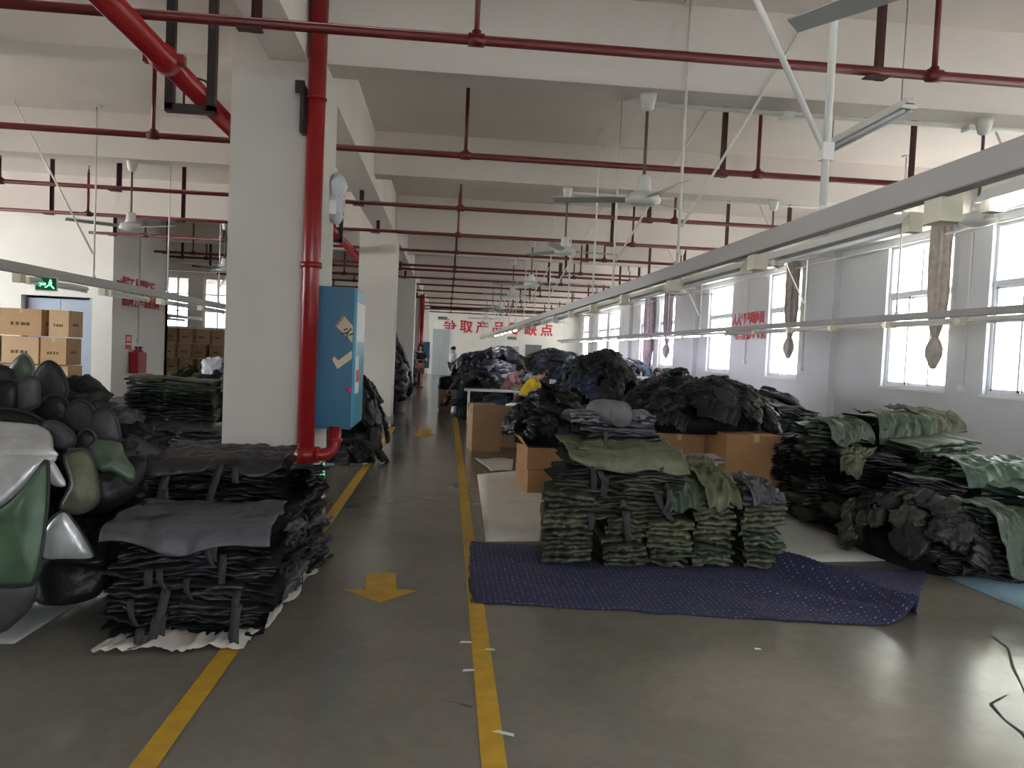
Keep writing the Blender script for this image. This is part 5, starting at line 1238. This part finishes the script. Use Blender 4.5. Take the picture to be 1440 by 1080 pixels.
def person(lab, loc, rz, J, shirt, pants, long_hair=False, sc=1.0, shoes='cloth_black'):
    V = {k: Vector(v) for k, v in J.items()}
    body = [[(V['pelvis'], .13), ((V['pelvis'] + V['chest']) / 2, .12), (V['chest'], .135), (V['neck'], .052), (V['jaw'], .066), (V['head'], .092), (V['crown'], .05)]]
    for s in ('l', 'r'):
        sh, el, wr = V['sh' + s], V['el' + s], V['wr' + s]
        body.append([(V['chest'], .135), (sh, .062), ((sh + el) / 2, .048), (el, .038), (wr, .027)])
        hd = (wr - el).normalized(); side = Vector((0, 0, 1)).cross(hd); side = side.normalized() if side.length > .01 else Vector((1, 0, 0))
        palm = wr + hd * .075
        body.append([(wr, .027), (palm, (.036, .018))])
        for q, ln in ((-.028, .060), (-.010, .074), (.009, .070), (.027, .056)):
            b = palm + side * q; body.append([(palm, .030), (b + hd * .022, .0095), (b + hd * ln * .75 - Vector((0, 0, .012)), .0085), (b + hd * ln - Vector((0, 0, .034)), .007)])
        tb = wr + hd * .03 - side * .03 * (1 if s == 'l' else -1); body.append([(palm, .030), (tb, .012), (tb + hd * .035 - side * .022 * (1 if s == 'l' else -1), .0095)])
        hp, kn, an = V['hp' + s], V['kn' + s], V['an' + s]
        fw = Vector((0, -1, 0))
        body.append([(V['pelvis'], .13), (hp, .095), ((hp + kn) / 2, .075), (kn, .055), ((kn + an) / 2 + Vector((0, .02, 0)), .05), (an, .036)])
        body.append([(an, .036), (an + fw * .08 - Vector((0, 0, .035)), (.04, .028)), (an + fw * .16 - Vector((0, 0, .045)), (.036, .02))])
    b = skin_obj('person', body, 'skin', None, 2); tag(b, lab, 'person'); b.location = loc; b.rotation_euler = (0, 0, rz); b.scale = (sc, sc, sc)
    # shirt with short sleeves, trousers, shoes
    g = .018
    sh = [[(V['pelvis'] + Vector((0, 0, .02)), .13 + g), ((V['pelvis'] + V['chest']) / 2, .122 + g), (V['chest'], .138 + g), (V['chest'] * .45 + V['neck'] * .55, .075)]]
    for s in ('l', 'r'):
        S1, E1 = V['sh' + s], V['el' + s]; sh.append([(V['chest'], .138 + g), (S1, .066 + g), (S1 * .5 + E1 * .5, .055 + g), (S1 * .3 + E1 * .7, .052 + g)])
    skin_obj('shirt', sh, shirt, b, 2)
    tr = []
    for s in ('l', 'r'):
        hp, kn, an = V['hp' + s], V['kn' + s], V['an' + s]
        tr.append([(V['pelvis'], .135 + g), (hp, .098 + g), ((hp + kn) / 2, .08 + g), (hp * .1 + kn * .9, .066 + g)])
        if pants[1]: tr[-1] += [(kn, .064 + g), ((kn + an) / 2, .054 + g), (kn * .08 + an * .92, .048 + g)]
        skin_obj('shoe', [[(an - Vector((0, 0, .02)), .048), (an + Vector((0, -.08, -.04)), (.05, .036)), (an + Vector((0, -.17, -.05)), (.045, .027))]], shoes, b, 1)
    skin_obj('trousers', tr, pants[0], b, 2)
    # face and hair: built around the head axis, facing J['face']
    H = V['head']; f = V['face'].normalized(); up = (V['crown'] - V['jaw']).normalized(); rt = f.cross(up).normalized(); up = rt.cross(f)
    def hp_(x, y, z): return H + rt * x + up * y + f * z
    mb = MB()
    for a in range(9):
        for c2 in range(16): pass
    # hair cap: an open shell over the skull, cut away at the face
    vs = []; n = 22; nv = 10; low = -.17 if long_hair else -.075
    for j in range(nv + 1):
        for i in range(n):
            th = 2 * PI * i / n; front = math.cos(th)
            end = 1.0 + (.95 if front < .10 else (.95 * max(0, (.45 - front) / .35) if front < .45 else 0))
            ph = end * j / nv * .96
            rr = .113 * (1 + .05 * fbm((th * 1.5, ph * 3, 0), 2, 3))
            d = rt * (math.sin(th) * math.sin(ph)) + f * (math.cos(th) * math.sin(ph)) + up * math.cos(ph)
            p = H + up * .018 + d * rr
            if long_hair and j == nv and front < .4: p += up * -.10
            vs.append(tuple(p))
    fs = [(j * n + i, (j + 1) * n + i, (j + 1) * n + (i + 1) % n, j * n + (i + 1) % n) for j in range(nv) for i in range(n)]
    hob = MB().add(vs, fs, True).build('hair', 'hair_black', b)
    so = hob.modifiers.new('Solidify', 'SOLIDIFY'); so.thickness = .018; so.offset = -1
    if long_hair:
        MB().ball(hp_(0, -.0, -.115), .05, 10, 1, 1, 1.1).build('hair_bun', 'hair_black', b)
    skin_obj('nose', [[(hp_(0, .02, .085), .010), (hp_(0, -.005, .106), .013), (hp_(0, -.02, .098), .015)]], 'skin', b, 1)
    for sx in (-1, 1):
        MB().ball(hp_(sx * .034, .012, .083), .012, 8).build('eye', 'eye_dark', b)
        MB().ball(hp_(sx * .094, .0, -.005), .026, 8, .5, 1, 1).build('ear', 'skin', b)
    MB().ball(hp_(0, -.052, .080), .02, 8, 1, .5, .5).build('mouth', 'lip', b)
    return b
# seated, bent over a table ahead (local facing is -y)
def seated(lean=.30, hz=1.16, reach=.34, look=-.55):
    return dict(pelvis=(0, .02, .56), chest=(0, -lean * .62, .92), neck=(0, -lean * .92, 1.06), jaw=(0, -lean * 1.16, 1.09), head=(0, -lean * 1.2, hz), crown=(0, -lean * 1.2 - .01, hz + .10),
                shl=(.17, -lean * .72, .99), shr=(-.17, -lean * .72, .99), ell=(.24, -lean * .9 - .05, .78), elr=(-.24, -lean * .9 - .05, .78), wrl=(.12, -lean - reach, .80), wrr=(-.12, -lean - reach, .80),
                hpl=(.1, -.02, .54), hpr=(-.1, -.02, .54), knl=(.13, -.42, .50), knr=(-.13, -.42, .50), anl=(.13, -.40, .08), anr=(-.13, -.40, .08), face=(0, -1, look))
def standing(twist=0.0, arms=((.30, -.10, 1.08), (.26, -.38, 1.02), (-.27, .02, 1.08), (-.25, -.16, .88))):
    return dict(pelvis=(0, 0, .92), chest=(0, 0, 1.28), neck=(0, 0, 1.43), jaw=(0, -.02, 1.49), head=(0, -.01, 1.565), crown=(0, 0, 1.66),
                shl=(.18, 0, 1.36), shr=(-.18, 0, 1.36), ell=arms[0], wrl=arms[1], elr=arms[2], wrr=arms[3],
                hpl=(.1, 0, .88), hpr=(-.1, 0, .88), knl=(.11, -.02, .48), knr=(-.11, -.02, .48), anl=(.11, .02, .08), anr=(-.11, .02, .08), face=(0, -1, -.15))
person('person in a yellow T-shirt bent over a sewing machine', (1.62, 16.45, 0), 1.25, seated(.36, 1.14, .30), 'shirt_yellow', ('cloth_rose', False))
person('person in a pink T-shirt bent over a sewing table', (1.38, 18.6, 0), 1.2, seated(.34, 1.14, .28), 'shirt_pink', ('cloth_black', True))
person('person in a white T-shirt and black shorts sorting bags at the far heap', (.27, 34.6, 0), 2.2, standing(), 'shirt_white', ('cloth_black', False))
person('person in a red top seated before a black chair by the windows', (6.3, 22.25, 0), -.7, seated(.2, 1.17, .3, -.7), 'shirt_red', ('cloth_black', True), True)
person('person in a white top far off near the end wall', (4.6, 33.5, 0), -.6, standing(), 'shirt_white', ('cloth_black', True), True)
person('person in black with bare legs standing by the third column', (-1.06, 30.6, 0), .4, standing(arms=((.26, -.12, 1.1), (.1, -.33, 1.12), (-.26, -.12, 1.1), (-.08, -.33, 1.1))), 'cloth_black', ('cloth_rose', False), True)

# lettering becomes plain mesh
dg = bpy.context.evaluated_depsgraph_get()
for o in [q for q in S.objects if q.type == 'FONT']:
    me = D.meshes.new_from_object(o.evaluated_get(dg)); me.name = o.name
    n = D.objects.new(o.name, me); C.objects.link(n); n.parent = o.parent; n.location = o.location; n.rotation_euler = o.rotation_euler; n.scale = o.scale
    nm = o.name; D.objects.remove(o); n.name = nm
